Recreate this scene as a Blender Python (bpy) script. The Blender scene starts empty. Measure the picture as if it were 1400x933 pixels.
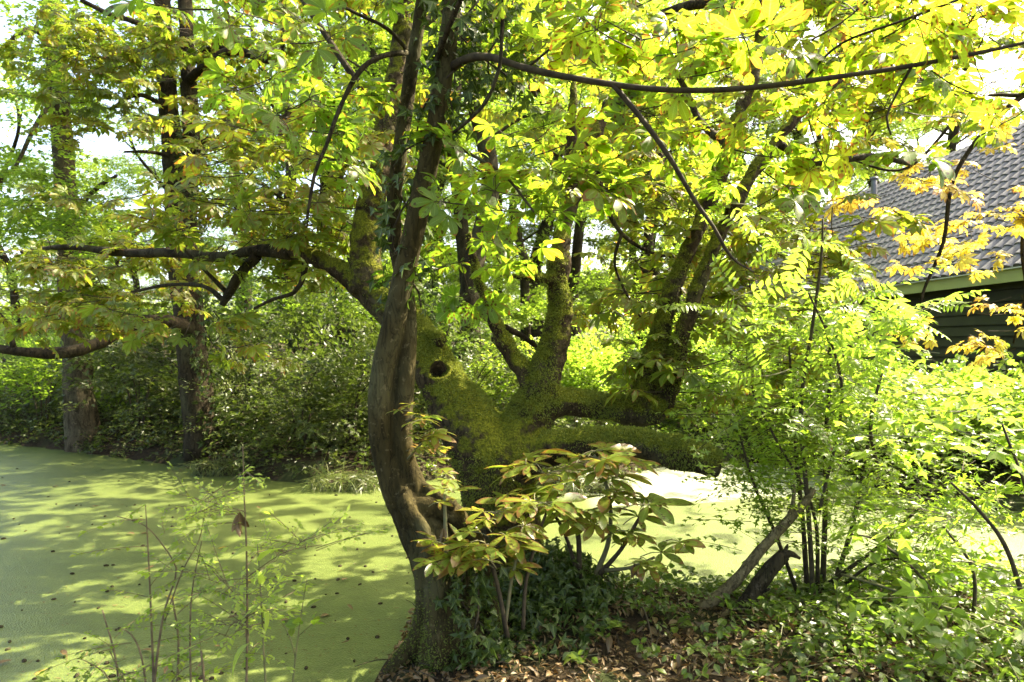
import bpy, math, random
import numpy as np
from mathutils import Vector

random.seed(11)
rng = np.random.default_rng(11)
SC = bpy.context.scene
COL = SC.collection

# ------------------------------------------------------------------ camera, sky, sun, exposure
CZ = 2.0                       # eye height above the pond
FPX = 933.0                    # focal length in pixels of a 1400 px wide frame (24 mm)
cam_d = bpy.data.cameras.new("camera")
cam = bpy.data.objects.new("camera", cam_d)
COL.objects.link(cam)
cam.location = (0, 0, CZ)
cam.rotation_euler = (math.radians(90), 0, 0)
cam_d.sensor_width = 36.0
cam_d.lens = 24.0
cam_d.clip_end = 2000
cam_d.dof.use_dof = True
cam_d.dof.focus_distance = 4.6
cam_d.dof.aperture_fstop = 2.8
SC.camera = cam

SUN_AZ, SUN_EL = math.radians(66), math.radians(50)
W = bpy.data.worlds.new("World")
SC.world = W
W.use_nodes = True
wn = W.node_tree
sky = wn.nodes.new("ShaderNodeTexSky")
sky.sky_type = 'NISHITA'
sky.sun_disc = False
sky.sun_elevation = SUN_EL
sky.sun_rotation = SUN_AZ
sky.dust_density = 4.5
sky.air_density = .7
sky.ozone_density = .4
wn.nodes["Background"].inputs[1].default_value = 0.15
wn.links.new(sky.outputs[0], wn.nodes["Background"].inputs[0])
sun_d = bpy.data.lights.new("sun", 'SUN')
sun_d.energy = 4.1
sun_d.angle = math.radians(0.5)
sun_d.color = (1.0, 0.93, 0.80)
sun = bpy.data.objects.new("sun", sun_d)
COL.objects.link(sun)
sdir = Vector((math.sin(SUN_AZ) * math.cos(SUN_EL), math.cos(SUN_AZ) * math.cos(SUN_EL), math.sin(SUN_EL)))
sun.rotation_euler = sdir.to_track_quat('Z', 'Y').to_euler()
SC.view_settings.view_transform = 'Standard'
SC.view_settings.look = 'None'
SC.view_settings.gamma = 1.0
SC.view_settings.exposure = 2.8
try:
    SC.view_settings.use_white_balance = True      # the camera's balance for shade
    SC.view_settings.white_balance_temperature = 7250
    SC.view_settings.white_balance_tint = 8
except Exception:
    pass
try:
    SC.cycles.max_bounces = 8
    SC.cycles.diffuse_bounces = 4
    SC.cycles.glossy_bounces = 2
    SC.cycles.transmission_bounces = 5
    SC.cycles.transparent_max_bounces = 4
    SC.cycles.sample_clamp_indirect = 6.0
    SC.cycles.use_denoising = True
except Exception:
    pass

# ------------------------------------------------------------------ helpers
def P(px, py, Y):
    return np.array([(px - 700.0) / FPX * Y, Y, CZ - (py - 466.5) / FPX * Y])

def nrm(v):
    v = np.asarray(v, float)
    return v / np.maximum(np.linalg.norm(v, axis=-1, keepdims=True), 1e-9)

_perm = np.random.default_rng(3).random((32, 32, 32))
def vnoise(p):
    """smooth value noise in 0..1 at the points p (n,3)"""
    i = np.floor(p).astype(int); f = p - i
    f = f * f * (3 - 2 * f)
    out = 0
    for a in (0, 1):
        for b in (0, 1):
            for c in (0, 1):
                w = np.where(a, f[:, 0], 1 - f[:, 0]) * np.where(b, f[:, 1], 1 - f[:, 1]) * np.where(c, f[:, 2], 1 - f[:, 2])
                out = out + w * _perm[(i[:, 0] + a) % 32, (i[:, 1] + b) % 32, (i[:, 2] + c) % 32]
    return out

class Acc:
    """collects vertices and faces, then links them as one mesh object"""
    def __init__(s):
        s.V = []; s.A = []; s.F = []; s.M = []; s.n = 0
    def add(s, V, faces, A=None, mat=0):
        V = np.asarray(V, float)
        s.V.append(V)
        s.A.append(np.tile([.5, .5, .5, .5], (len(V), 1)) if A is None else A)
        for f in faces:
            f = np.asarray(f, int)
            if len(f):
                s.F.append(f + s.n); s.M.append(np.full(len(f), mat))
        s.n += len(V)
        return s
    def tmpl(s, T, off=0):
        for V, F, A, m in T:
            s.add(V, F, A, m + off)
        return s
    def mesh(s, name, mats, smooth=True, origin=(0, 0, 0)):
        me = bpy.data.meshes.new(name)
        V = np.concatenate(s.V) - np.asarray(origin, float)
        A = np.concatenate(s.A)
        loops = np.concatenate([f.ravel() for f in s.F])
        sizes = np.concatenate([np.full(len(f), f.shape[1]) for f in s.F])
        mi = np.concatenate(s.M)
        starts = np.concatenate([[0], np.cumsum(sizes)[:-1]])
        me.vertices.add(len(V)); me.loops.add(len(loops)); me.polygons.add(len(sizes))
        me.vertices.foreach_set("co", V.astype(np.float32).ravel())
        me.loops.foreach_set("vertex_index", loops.astype(np.int32))
        me.polygons.foreach_set("loop_start", starts.astype(np.int32))
        me.polygons.foreach_set("material_index", mi.astype(np.int32))
        me.polygons.foreach_set("use_smooth", np.full(len(sizes), smooth))
        at = me.attributes.new("leaf", 'FLOAT_COLOR', 'POINT')
        at.data.foreach_set("color", A.astype(np.float32).ravel())
        me.update(calc_edges=True)
        for m in mats:
            me.materials.append(m)
        return me
    def build(s, name, mats, parent=None, smooth=True):
        if not isinstance(mats, (list, tuple)):
            mats = [mats]
        org = np.array(parent['_w']) if parent is not None else np.zeros(3)
        o = bpy.data.objects.new(name, s.mesh(name, mats, smooth, org))
        COL.objects.link(o)
        if parent is not None:
            o.parent = parent
            o['_w'] = list(parent['_w'])
        return o

def tag(o, label=None, cat=None, group=None, kind=None):
    if label: o['label'] = label
    if cat: o['category'] = cat
    if group: o['group'] = group
    if kind: o['kind'] = kind
    return o

def thing(name, label, cat, loc, group=None):
    o = bpy.data.objects.new(name, None)
    COL.objects.link(o)
    o.empty_display_size = 0.2
    o.location = [float(v) for v in loc]
    o['_w'] = [float(v) for v in loc]
    return tag(o, label, cat, group)

def rebase(o, loc):
    """gives a one-mesh thing its origin at loc"""
    o.data.transform(__import__('mathutils').Matrix.Translation(-Vector([float(v) for v in loc])))
    o.location = [float(v) for v in loc]
    return o

def resample(P3, R, step):
    P3 = np.asarray(P3, float); R = np.asarray(R, float)
    if len(P3) == 2:
        P3 = np.array([P3[0], (P3[0] + P3[1]) / 2, P3[1]]); R = np.array([R[0], (R[0] + R[1]) / 2, R[1]])
    ext = np.vstack([2 * P3[0] - P3[1], P3, 2 * P3[-1] - P3[-2]])
    er = np.concatenate([[R[0]], R, [R[-1]]])
    op, orr = [], []
    for i in range(1, len(ext) - 2):
        n = max(2, int(np.ceil(np.linalg.norm(ext[i + 1] - ext[i]) / step)))
        t = np.linspace(0, 1, n, endpoint=False)[:, None]
        a, b, c, d = ext[i - 1], ext[i], ext[i + 1], ext[i + 2]
        op.append(.5 * (2 * b + (c - a) * t + (2 * a - 5 * b + 4 * c - d) * t ** 2 + (3 * b - a - 3 * c + d) * t ** 3))
        ts = t[:, 0] * t[:, 0] * (3 - 2 * t[:, 0])
        orr.append(er[i] + (er[i + 1] - er[i]) * ts)
    return np.vstack(op + [P3[-1:]]), np.concatenate(orr + [R[-1:]])

def sweep(pts, rad, segs=8, lump=0.0, seed=0, cap=True):
    """a tube round the polyline pts; returns V, face lists, attributes"""
    pts = np.asarray(pts, float); n = len(pts)
    T = nrm(np.gradient(pts, axis=0))
    u = np.cross(T[0], [0, 0, 1.0])
    if np.linalg.norm(u) < .1:
        u = np.cross(T[0], [1.0, 0, 0])
    u = nrm(u); U = [u]
    for i in range(1, n):
        u = nrm(u - T[i] * np.dot(u, T[i])); U.append(u)
    U = np.array(U); B = np.cross(T, U)
    ang = np.linspace(0, 2 * np.pi, segs, endpoint=False)
    V = pts[:, None] + np.asarray(rad)[:, None, None] * (np.cos(ang)[None, :, None] * U[:, None] + np.sin(ang)[None, :, None] * B[:, None])
    V = V.reshape(-1, 3)
    if lump:
        C = np.repeat(pts, segs, 0)
        q = vnoise(V * np.array([5, 5, 2.2]) / max(np.mean(rad) * 6, .1) + seed) + .5 * vnoise(V * 11 + seed)
        V = C + (V - C) * (1 + lump * (q[:, None] - .75))
    i = np.arange(n - 1)[:, None] * segs; j = np.arange(segs)[None, :]
    k = (j + 1) % segs
    quads = np.stack([i + j, i + k, i + segs + k, i + segs + j], -1).reshape(-1, 4)
    faces = [quads]
    A = np.tile([.5, .5, .5, .5], (len(V), 1)).astype(float)
    if cap:
        V = np.vstack([V, pts[0], pts[-1]]); A = np.vstack([A, A[:2]])
        a, b = n * segs, n * segs + 1
        faces.append(np.stack([np.full(segs, a), (j[0] + 1) % segs, j[0]], -1))
        l = (n - 1) * segs
        faces.append(np.stack([np.full(segs, b), l + j[0], l + (j[0] + 1) % segs], -1))
    return V, faces, A

def pix(path):
    """(px, py, Y, radius in px) -> points and radii in metres"""
    pts = np.array([P(a, b, c) for a, b, c, _ in path])
    return pts, np.array([r / FPX * c for _, _, c, r in path])

def add_tube(acc, pts, rad, step=.08, segs=8, lump=.0, mat=0, seed=0):
    p, r = resample(pts, rad, step)
    V, F, A = sweep(p, r, segs, lump, seed)
    acc.add(V, F, A, mat)
    return p

def rots(d, up):
    x = nrm(d); z = nrm(up - x * np.sum(up * x, -1, keepdims=True)); y = np.cross(z, x)
    return np.stack([x, y, z], -1)

def inst(T, pos, R, s, rnd=None):
    """copies of a template (list of V, faces, A, mat) at many transforms, merged"""
    pos = np.asarray(pos, float); N = len(pos); s = np.broadcast_to(np.asarray(s, float), (N,))
    if rnd is None: rnd = rng.random(N)
    out = []
    for V, F, A, m in T:
        W_ = np.einsum('nij,vj->nvi', R, V) * s[:, None, None] + pos[:, None]
        AA = np.repeat(A[None], N, 0).copy()
        AA[:, :, 0] = AA[:, :, 0] * .45 + rnd[:, None] * .55
        off = (np.arange(N) * len(V))[:, None, None]
        out.append((W_.reshape(-1, 3), [(f[None] + off).reshape(-1, f.shape[1]) for f in map(np.asarray, F)], AA.reshape(-1, 4), m))
    return out

# ------------------------------------------------------------------ leaf templates (local: grows along +x, faces +z)
def strip_leaf(L, Wd, nseg=4, peak=.45, fold=.25, droop=.15, serr=0.0, sharp=1.0, r=.5):
    u = np.linspace(0, 1, nseg + 1)
    a, b = 2.0 * peak, 2.0 * (1 - peak)
    w = (u ** a) * ((1 - u) ** (b * sharp))
    w = w / w.max() * Wd * .5
    w[0] = Wd * .04; w[-1] = Wd * .02
    if serr:
        w = w * (1 + serr * ((np.arange(nseg + 1) % 2) - .5))
    z = -droop * L * u ** 2
    V = []; A = []
    for i in range(nseg + 1):
        for sd in (-1, 0, 1):
            V.append((u[i] * L * (1 - .25 * droop * u[i]), sd * w[i], z[i] + abs(sd) * fold * w[i]))
            A.append((r, u[i], sd * .5 + .5, .5))
    F = []
    for i in range(nseg):
        for k in (0, 1):
            q = i * 3 + k
            F.append((q, q + 3, q + 4, q + 1))
    return [(np.array(V), [np.array(F)], np.array(A, float), 0)]

def diamond(L, Wd, fold=.3):
    V = np.array([(0, 0, 0), (.45 * L, -.5 * Wd, fold * Wd * .5), (L, 0, -.08 * L), (.45 * L, .5 * Wd, fold * Wd * .5)])
    A = np.array([(.5, 0, .5, .5), (.5, .45, 0, .5), (.5, 1, .5, .5), (.5, .45, 1, .5)])
    return [(V, [np.array([(0, 1, 2), (0, 2, 3)])], A, 0)]

def lobed(size, nl=5, depth=.45, spread=150, sharp=.9, cup=.1):
    """an ivy, maple or hawthorn leaf: a fan with pointed lobes"""
    a = np.radians(np.linspace(-spread, spread, 2 * nl + 1))
    rr = []
    for i in range(2 * nl + 1):
        if i % 2 == 1:
            rr.append(size * (.62 + .38 * np.cos(a[i] * .5) ** 2))
        else:
            rr.append(size * (1 - depth) * (.5 + .25 * np.cos(a[i])))
    rr = np.array(rr)
    V = np.stack([rr * np.cos(a) + size * .25, rr * np.sin(a), -cup * rr ** 2 / size + .08 * size * np.sin(3 * a)], -1)
    V = np.vstack([[size * .25, 0, 0], V])
    A = np.ones((len(V), 4)) * .5
    A[0, 1] = .2; A[1:, 1] = np.clip(rr / size, 0, 1); A[1:, 2] = .5 + .5 * np.sin(a)
    F = np.array([(0, i, i + 1) for i in range(1, len(V) - 1)])
    return [(V, [F], A, 0)]

def place(T, pos, d, up, s=1.0, rnd=None):
    pos = np.atleast_2d(np.asarray(pos, float)); d = np.atleast_2d(np.asarray(d, float)); up = np.atleast_2d(np.asarray(up, float))
    return inst(T, pos, rots(d, up), s, rnd)

def twig(pts, r0, r1, mat=1, segs=3):
    p, r = resample(pts, np.linspace(r0, r1, len(pts)), .12)
    V, F, A = sweep(p, r, segs, cap=False)
    return [(V, F, A, mat)]

def join(*Ts):
    """merge template lists, per material"""
    out = {}
    for T in Ts:
        for V, F, A, m in T:
            out.setdefault(m, []).append((V, F, A))
    res = []
    for m, L in out.items():
        Vs, As, Fs, n = [], [], {}, 0
        for V, F, A in L:
            Vs.append(V); As.append(A)
            for f in F:
                f = np.asarray(f)
                Fs.setdefault(f.shape[1], []).append(f + n)
            n += len(V)
        res.append((np.concatenate(Vs), [np.concatenate(v) for v in Fs.values()], np.concatenate(As), m))
    return res

def palmate(span, nl=7, nseg=4, droop=.3, seed=0, pet=.5, serr=.0, shape=(.39, .66, .85)):
    r = np.random.default_rng(seed)
    L0 = span * .56
    parts = []
    c = np.array([pet * span, 0, .05 * span])
    for i in range(nl):
        t = (i / (nl - 1)) * 2 - 1
        ang = t * math.radians(118) + r.normal(0, .06)
        L = L0 * (1 - .42 * abs(t) ** 1.5) * r.uniform(.92, 1.08)
        lf = strip_leaf(L, L * shape[0] * r.uniform(.9, 1.12), nseg, peak=shape[1], fold=r.uniform(.1, .35), droop=droop * r.uniform(.4, 1.8), serr=serr, sharp=shape[2], r=r.uniform(.3, .7))
        parts.append(place(lf, c, [math.cos(ang), math.sin(ang), r.normal(.02, .12)], [r.normal(0, .15), r.normal(0, .15), 1], 1.0, np.array([r.random()])))
    if pet:
        parts.append(twig([(0, 0, 0), (pet * span * .5, 0, .06 * span), c], .004 * span / .35, .003 * span / .35))
    return join(*parts)

def pinnate(L, pairs=6, lw=.32, seed=0, nseg=2):
    r = np.random.default_rng(seed)
    parts = [twig([(0, 0, 0), (L * .5, 0, .06 * L), (L * .82, 0, .02 * L)], .0025, .0015)]
    for i in range(pairs):
        t = .22 + .6 * i / (pairs - 1)
        c = [L * t, 0, .06 * L * math.sin(t * 3.1)]
        ll = L * .27 * (1 - .5 * abs(t - .5))
        for sd in (-1, 1):
            parts.append(place(strip_leaf(ll, ll * lw, nseg, .4, .2, .2), c, [.45, sd, r.normal(-.1, .12)], [r.normal(0, .2), r.normal(0, .2), 1], 1.0, np.array([r.random()])))
    parts.append(place(strip_leaf(L * .24, L * .24 * lw, nseg, .4), [L * .82, 0, .02 * L], [1, 0, -.1], [0, 0, 1], 1.0, np.array([r.random()])))
    return join(*parts)

def spray(leaf, n=22, L=.7, size=1.0, seed=0, side=60, tilt=.35, flat=.1, tw=.004):
    """a twig with alternating leaves"""
    r = np.random.default_rng(seed)
    k = r.normal(0, .12, 3)
    def at(t):
        return np.array([L * t, L * k[0] * t * t, L * (-.12 + .5 * k[1]) * t * t])
    t = np.sort(r.uniform(.08, 1.0, n))
    pos = np.array([at(x) for x in t]) + np.stack([np.zeros(n), r.normal(0, flat * L, n), r.normal(0, flat * L * .6, n)], -1)
    sd = np.where(np.arange(n) % 2, 1, -1)
    a = np.radians(side) * sd * (1 - .6 * t) + r.normal(0, .35, n)
    d = np.stack([np.cos(a), np.sin(a), r.normal(-.15, .25, n)], -1)
    up = np.stack([r.normal(0, tilt, n), r.normal(0, tilt, n), np.ones(n)], -1)
    T = inst(leaf, pos, rots(d, up), r.uniform(.7, 1.15, n) * size, r.random(n))
    return join(T, twig([at(0), at(.35), at(.7), at(1)], tw, tw * .4))

def whorl(leaf_list, n=4, L=.35, seed=0, tw=.006):
    """the end of a chestnut twig: a few palmate leaves round the tip"""
    r = np.random.default_rng(seed)
    parts = [twig([(0, 0, 0), (L * .5, 0, -.03 * L), (L, 0, .02 * L)], tw, tw * .6)]
    for i in range(n):
        a = (i / n) * 2 * math.pi + r.normal(0, .3)
        d = np.array([.55 + .7 * math.cos(a), 1.0 * math.sin(a), r.normal(0, .22)])
        parts.append(place(leaf_list[i % len(leaf_list)], [L * r.uniform(.75, 1), 0, 0], d, [r.normal(0, .3), r.normal(0, .3), 1], r.uniform(.65, 1.05), np.array([r.random()])))
    return join(*parts)

CH_HI = [palmate(.36, 7, 7, .28, s, .45) for s in (1, 2, 3, 4)] + [palmate(.30, 5, 7, .4, 9, .5)]
CH_LO = [palmate(.30, 7, 3, .3, s + 20, .4) for s in (1, 2, 3)] + [palmate(.26, 5, 3, .45, 29, .4)]
CH_SP = [palmate(.38, 5 + 2 * (s % 2), 9, .16, s + 300, .35, shape=(.33, .6, 1.05)) for s in range(5)]
CH_HI_W = [whorl(CH_HI[k:] + CH_HI[:k], 4, .3, k) for k in range(5)]
CH_LO_W = [whorl(CH_LO[k:] + CH_LO[:k], 5, .35, k + 40) for k in range(4)]
SIMPLE = [spray(diamond(.11, .065), 26, .75, 1.0, s) for s in range(5)]
SMALL = [spray(diamond(.06, .036), 26, .5, 1.0, s + 60) for s in range(5)]
MIDLEAF = [spray(strip_leaf(.10, .06, 3, .42), 20, .6, 1.0, s + 90) for s in range(4)]
HAW = [spray(lobed(.032, 4, .4, 140), 20, .38, 1.0, s + 130, tw=.0025) for s in range(5)]
TINY = [spray(strip_leaf(.03, .014, 2, .45), 18, .24, 1.0, s + 150, flat=.04, tw=.0018) for s in range(4)]
PIN = [pinnate(.36, 6, .34, s, 3) for s in range(4)]
PIN_S = [whorl(PIN[k:] + PIN[:k], 4, .2, k + 170, .004) for k in range(4)]
MAPLE = [spray(lobed(.085, 5, .38, 150, cup=.2), 8, .45, 1.0, s + 190, flat=.12) for s in range(4)]
IVY = [lobed(.05, 5, .42, 155, cup=.25), lobed(.04, 3, .3, 140, cup=.2), lobed(.06, 5, .35, 155, cup=.35)]

# ------------------------------------------------------------------ materials
def nodes_of(name):
    m = bpy.data.materials.new(name)
    m.use_nodes = True
    nt = m.node_tree
    for n in list(nt.nodes): nt.nodes.remove(n)
    out = nt.nodes.new("ShaderNodeOutputMaterial")
    return m, nt, out

def N(nt, t, **kw):
    n = nt.nodes.new(t)
    for k, v in kw.items():
        if k.startswith("i_"):
            n.inputs[k[2:].replace("_", " ")].default_value = v
        else:
            setattr(n, k, v)
    return n

def ramp(nt, stops, src, interp='LINEAR'):
    r = nt.nodes.new("ShaderNodeValToRGB")
    r.color_ramp.interpolation = interp
    e = r.color_ramp.elements
    while len(e) < len(stops): e.new(.5)
    for k, (p, c) in enumerate(stops):
        e[k].position = p
        e[k].color = (c, c, c, 1) if isinstance(c, (int, float)) else (*c, 1)
    nt.links.new(src, r.inputs[0])
    return r.outputs[0]

def math_(nt, op, a, b=None, c=None):
    n = nt.nodes.new("ShaderNodeMath"); n.operation = op
    for i, v in enumerate((a, b, c)):
        if v is None: continue
        if isinstance(v, (int, float)): n.inputs[i].default_value = v
        else: nt.links.new(v, n.inputs[i])
    return n.outputs[0]

def mixc(nt, f, a, b, mode='MIX'):
    n = nt.nodes.new("ShaderNodeMix"); n.data_type = 'RGBA'; n.blend_type = mode
    for i, v in ((0, f), (6, a), (7, b)):
        if isinstance(v, (int, float)): n.inputs[i].default_value = v
        elif isinstance(v, tuple): n.inputs[i].default_value = (*v, 1)
        else: nt.links.new(v, n.inputs[i])
    return n.outputs[2]

def leaf_mat(name, stops, trans=(2.4, 2.7, 1.7), tfac=.58, rough=.42, tint=(1.1, 1.02, .85), spots=0.0, brown=0.0, spec=.45, browncol=(.16, .055, .015)):
    m, nt, out = nodes_of(name)
    at = N(nt, "ShaderNodeAttribute", attribute_name="leaf")
    sep = N(nt, "ShaderNodeSeparateColor"); nt.links.new(at.outputs["Color"], sep.inputs[0])
    rnd, lu, lv = sep.outputs[0], sep.outputs[1], sep.outputs[2]
    geo = N(nt, "ShaderNodeNewGeometry")
    base = ramp(nt, [(p, tuple(a * b for a, b in zip(c, tint))) for p, c in stops], rnd)
    ac = math_(nt, 'ABSOLUTE', math_(nt, 'MULTIPLY_ADD', lv, 2.0, -1.0))
    rib = math_(nt, 'SINE', math_(nt, 'MULTIPLY', math_(nt, 'SUBTRACT', lu, math_(nt, 'MULTIPLY', ac, .16)), 75.0))
    base = mixc(nt, math_(nt, 'MULTIPLY', math_(nt, 'GREATER_THAN', rib, .82), .16), base, (.22, .3, .06))
    base = mixc(nt, math_(nt, 'MULTIPLY', math_(nt, 'LESS_THAN', ac, .06), .3), base, (.25, .32, .09))
    if spots:
        no = N(nt, "ShaderNodeTexVoronoi", i_Scale=42.0)
        nw = N(nt, "ShaderNodeTexNoise", i_Scale=60.0, i_Detail=2.0)
        nt.links.new(geo.outputs["Position"], nw.inputs["Vector"])
        nt.links.new(geo.outputs["Position"], no.inputs["Vector"])
        sp = ramp(nt, [(.30, 1.0), (.36, 0.0)], math_(nt, 'ADD', no.outputs["Distance"], math_(nt, 'MULTIPLY', math_(nt, 'SUBTRACT', nw.outputs[0], .5), .7)))
        n3 = N(nt, "ShaderNodeTexNoise", i_Scale=6.0, i_Detail=1.0)
        nt.links.new(geo.outputs["Position"], n3.inputs["Vector"])
        sp = math_(nt, 'MULTIPLY', sp, ramp(nt, [(.42, 0.0), (.52, 1.0)], n3.outputs[0]))
        base = mixc(nt, math_(nt, 'MULTIPLY', sp, spots), base, (.045, .018, .005))
    if brown:
        n2 = N(nt, "ShaderNodeTexNoise", i_Scale=14.0, i_Detail=2.0)
        nt.links.new(geo.outputs["Position"], n2.inputs["Vector"])
        edge = math_(nt, 'MAXIMUM', math_(nt, 'POWER', ac, 2.0), math_(nt, 'POWER', lu, 3.0))
        e = math_(nt, 'ADD', math_(nt, 'MULTIPLY', edge, .55), math_(nt, 'MULTIPLY', n2.outputs[0], 1.0))
        e = math_(nt, 'ADD', e, math_(nt, 'MULTIPLY', rnd, .35))
        f = ramp(nt, [(1.0 - .35 * brown, 0.0), (min(1.0, 1.08 - .35 * brown), 1.0)], math_(nt, 'MULTIPLY', e, .85))
        base = mixc(nt, math_(nt, 'MULTIPLY', f, .9), base, browncol)
    pr = N(nt, "ShaderNodeBsdfPrincipled", i_Roughness=rough)
    pr.inputs["Specular IOR Level"].default_value = spec
    nt.links.new(base, pr.inputs["Base Color"])
    tr = N(nt, "ShaderNodeBsdfTranslucent")
    nt.links.new(mixc(nt, 1.0, base, trans, 'MULTIPLY'), tr.inputs[0])
    mx = N(nt, "ShaderNodeMixShader"); mx.inputs[0].default_value = tfac
    nt.links.new(pr.outputs[0], mx.inputs[1]); nt.links.new(tr.outputs[0], mx.inputs[2])
    nt.links.new(mx.outputs[0], out.inputs[0])
    return m

def bark_mat(name, c1, c2, scale=9.0, stretch=(1, 1, .28), bump=.5, moss=0.0, mossc=((.06, .07, .007), (.16, .165, .014)), upbias=.0, rough=.9, cracks=1.0):
    m, nt, out = nodes_of(name)
    geo = N(nt, "ShaderNodeNewGeometry")
    mp = N(nt, "ShaderNodeMapping"); mp.inputs["Scale"].default_value = stretch
    nt.links.new(geo.outputs["Position"], mp.inputs[0])
    n1 = N(nt, "ShaderNodeTexNoise", i_Scale=scale, i_Detail=6.0, i_Roughness=.62); nt.links.new(mp.outputs[0], n1.inputs["Vector"])
    n2 = N(nt, "ShaderNodeTexNoise", i_Scale=scale * 5, i_Detail=4.0, i_Roughness=.6); nt.links.new(mp.outputs[0], n2.inputs["Vector"])
    n3 = N(nt, "ShaderNodeTexNoise", i_Scale=2.3, i_Detail=3.0); nt.links.new(geo.outputs["Position"], n3.inputs["Vector"])
    h = math_(nt, 'ADD', n1.outputs[0], math_(nt, 'MULTIPLY', n2.outputs[0], .5))
    col = ramp(nt, [(.45, c1), (1.0, c2)], h)
    col = mixc(nt, ramp(nt, [(.5, 0.0), (.68, .6)], n3.outputs[0]), col, tuple(.5 * (a + b) for a, b in zip(c2, (.09, .10, .05))))
    n7 = N(nt, "ShaderNodeTexNoise", i_Scale=scale * 1.7, i_Detail=5.0, i_Roughness=.6, i_Distortion=.6); nt.links.new(mp.outputs[0], n7.inputs["Vector"])
    crack = math_(nt, 'ABSOLUTE', math_(nt, 'SUBTRACT', n7.outputs[0], .5))
    ck = ramp(nt, [(.0, 1 - .65 * cracks), (.035, 1.0)], crack)
    col = mixc(nt, 1.0, col, ck, 'MULTIPLY')
    n8 = N(nt, "ShaderNodeTexNoise", i_Scale=26.0, i_Detail=3.0, i_Roughness=.7); nt.links.new(geo.outputs["Position"], n8.inputs["Vector"])
    col = mixc(nt, ramp(nt, [(.60, 0.0), (.66, .6)], n8.outputs[0]), col, tuple(1.5 * a + .015 for a in c2))
    h = math_(nt, 'ADD', h, math_(nt, 'MULTIPLY', ck, .5))
    if moss:
        sx = N(nt, "ShaderNodeSeparateXYZ"); nt.links.new(geo.outputs["Normal"], sx.inputs[0])
        n4 = N(nt, "ShaderNodeTexNoise", i_Scale=7.0, i_Detail=5.0, i_Roughness=.7); nt.links.new(geo.outputs["Position"], n4.inputs["Vector"])
        n5 = N(nt, "ShaderNodeTexNoise", i_Scale=70.0, i_Detail=3.0); nt.links.new(geo.outputs["Position"], n5.inputs["Vector"])
        f = math_(nt, 'ADD', math_(nt, 'MULTIPLY', sx.outputs[2], .35 + upbias), math_(nt, 'MULTIPLY', n4.outputs[0], 1.3))
        f = math_(nt, 'ADD', f, moss - 1.0)
        f = ramp(nt, [(.38, 0.0), (.56, 1.0)], f)
        mc = ramp(nt, [(.35, mossc[0]), (.66, mossc[1])], n5.outputs[0])
        col = mixc(nt, f, col, mc)
        h = math_(nt, 'ADD', h, math_(nt, 'MULTIPLY', math_(nt, 'MULTIPLY', n5.outputs[0], f), 1.2))
    pr = N(nt, "ShaderNodeBsdfPrincipled", i_Roughness=rough)
    pr.inputs["Specular IOR Level"].default_value = .1
    nt.links.new(col, pr.inputs["Base Color"])
    bp = N(nt, "ShaderNodeBump", i_Strength=bump, i_Distance=.03)
    nt.links.new(h, bp.inputs["Height"]); nt.links.new(bp.outputs[0], pr.inputs["Normal"])
    nt.links.new(pr.outputs[0], out.inputs[0])
    return m

def plain(name, c1, c2=None, scale=8.0, rough=.8, bump=.0, spec=.3, detail=5.0):
    m, nt, out = nodes_of(name)
    geo = N(nt, "ShaderNodeNewGeometry")
    pr = N(nt, "ShaderNodeBsdfPrincipled", i_Roughness=rough)
    pr.inputs["Specular IOR Level"].default_value = spec
    no = N(nt, "ShaderNodeTexNoise", i_Scale=scale, i_Detail=detail); nt.links.new(geo.outputs["Position"], no.inputs["Vector"])
    nt.links.new(ramp(nt, [(.35, c1), (.68, c2 or c1)], no.outputs[0]), pr.inputs["Base Color"])
    if bump:
        bp = N(nt, "ShaderNodeBump", i_Strength=bump, i_Distance=.02)
        nt.links.new(no.outputs[0], bp.inputs["Height"]); nt.links.new(bp.outputs[0], pr.inputs["Normal"])
    nt.links.new(pr.outputs[0], out.inputs[0])
    return m

G = lambda *s: [(p, c) for p, c in s]
M_CH = leaf_mat("chestnut_leaf", G((0, (.05, .10, .012)), (.45, (.085, .135, .014)), (.75, (.13, .165, .016)), (1, (.19, .19, .02))), spots=.9, brown=.03, tfac=.6)
M_CHM = leaf_mat("chestnut_leaf_far", G((0, (.05, .09, .012)), (.5, (.09, .12, .015)), (.8, (.13, .14, .018)), (1, (.18, .14, .02))), brown=.2, tfac=.5)
M_CHY = leaf_mat("chestnut_leaf_gold", G((0, (.22, .22, .05)), (.5, (.34, .28, .08)), (1, (.42, .26, .09))), brown=.35, tfac=.5)
M_CHS = leaf_mat("chestnut_sprout_leaf", G((0, (.07, .12, .018)), (.6, (.12, .16, .022)), (1, (.2, .19, .03))), spots=.8, brown=.42, tfac=.42, rough=.33, spec=.6, browncol=(.15, .07, .022))
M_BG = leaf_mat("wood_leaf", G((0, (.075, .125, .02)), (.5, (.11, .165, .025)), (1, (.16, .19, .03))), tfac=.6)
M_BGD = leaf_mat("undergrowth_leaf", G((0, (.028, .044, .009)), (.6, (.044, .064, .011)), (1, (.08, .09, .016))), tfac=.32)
M_FAR = leaf_mat("distant_leaf", G((0, (.085, .125, .03)), (1, (.14, .18, .04))), tfac=.5)
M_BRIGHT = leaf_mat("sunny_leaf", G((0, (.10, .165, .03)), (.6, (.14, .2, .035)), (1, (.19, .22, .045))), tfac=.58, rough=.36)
M_HAW = leaf_mat("hawthorn_leaf", G((0, (.07, .13, .018)), (.6, (.11, .165, .025)), (1, (.16, .19, .03))), tfac=.55, rough=.35)
M_IVY = leaf_mat("ivy_leaf", G((0, (.018, .036, .008)), (.6, (.03, .052, .010)), (1, (.05, .075, .014))), tfac=.25, rough=.4, spec=.25)
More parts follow.
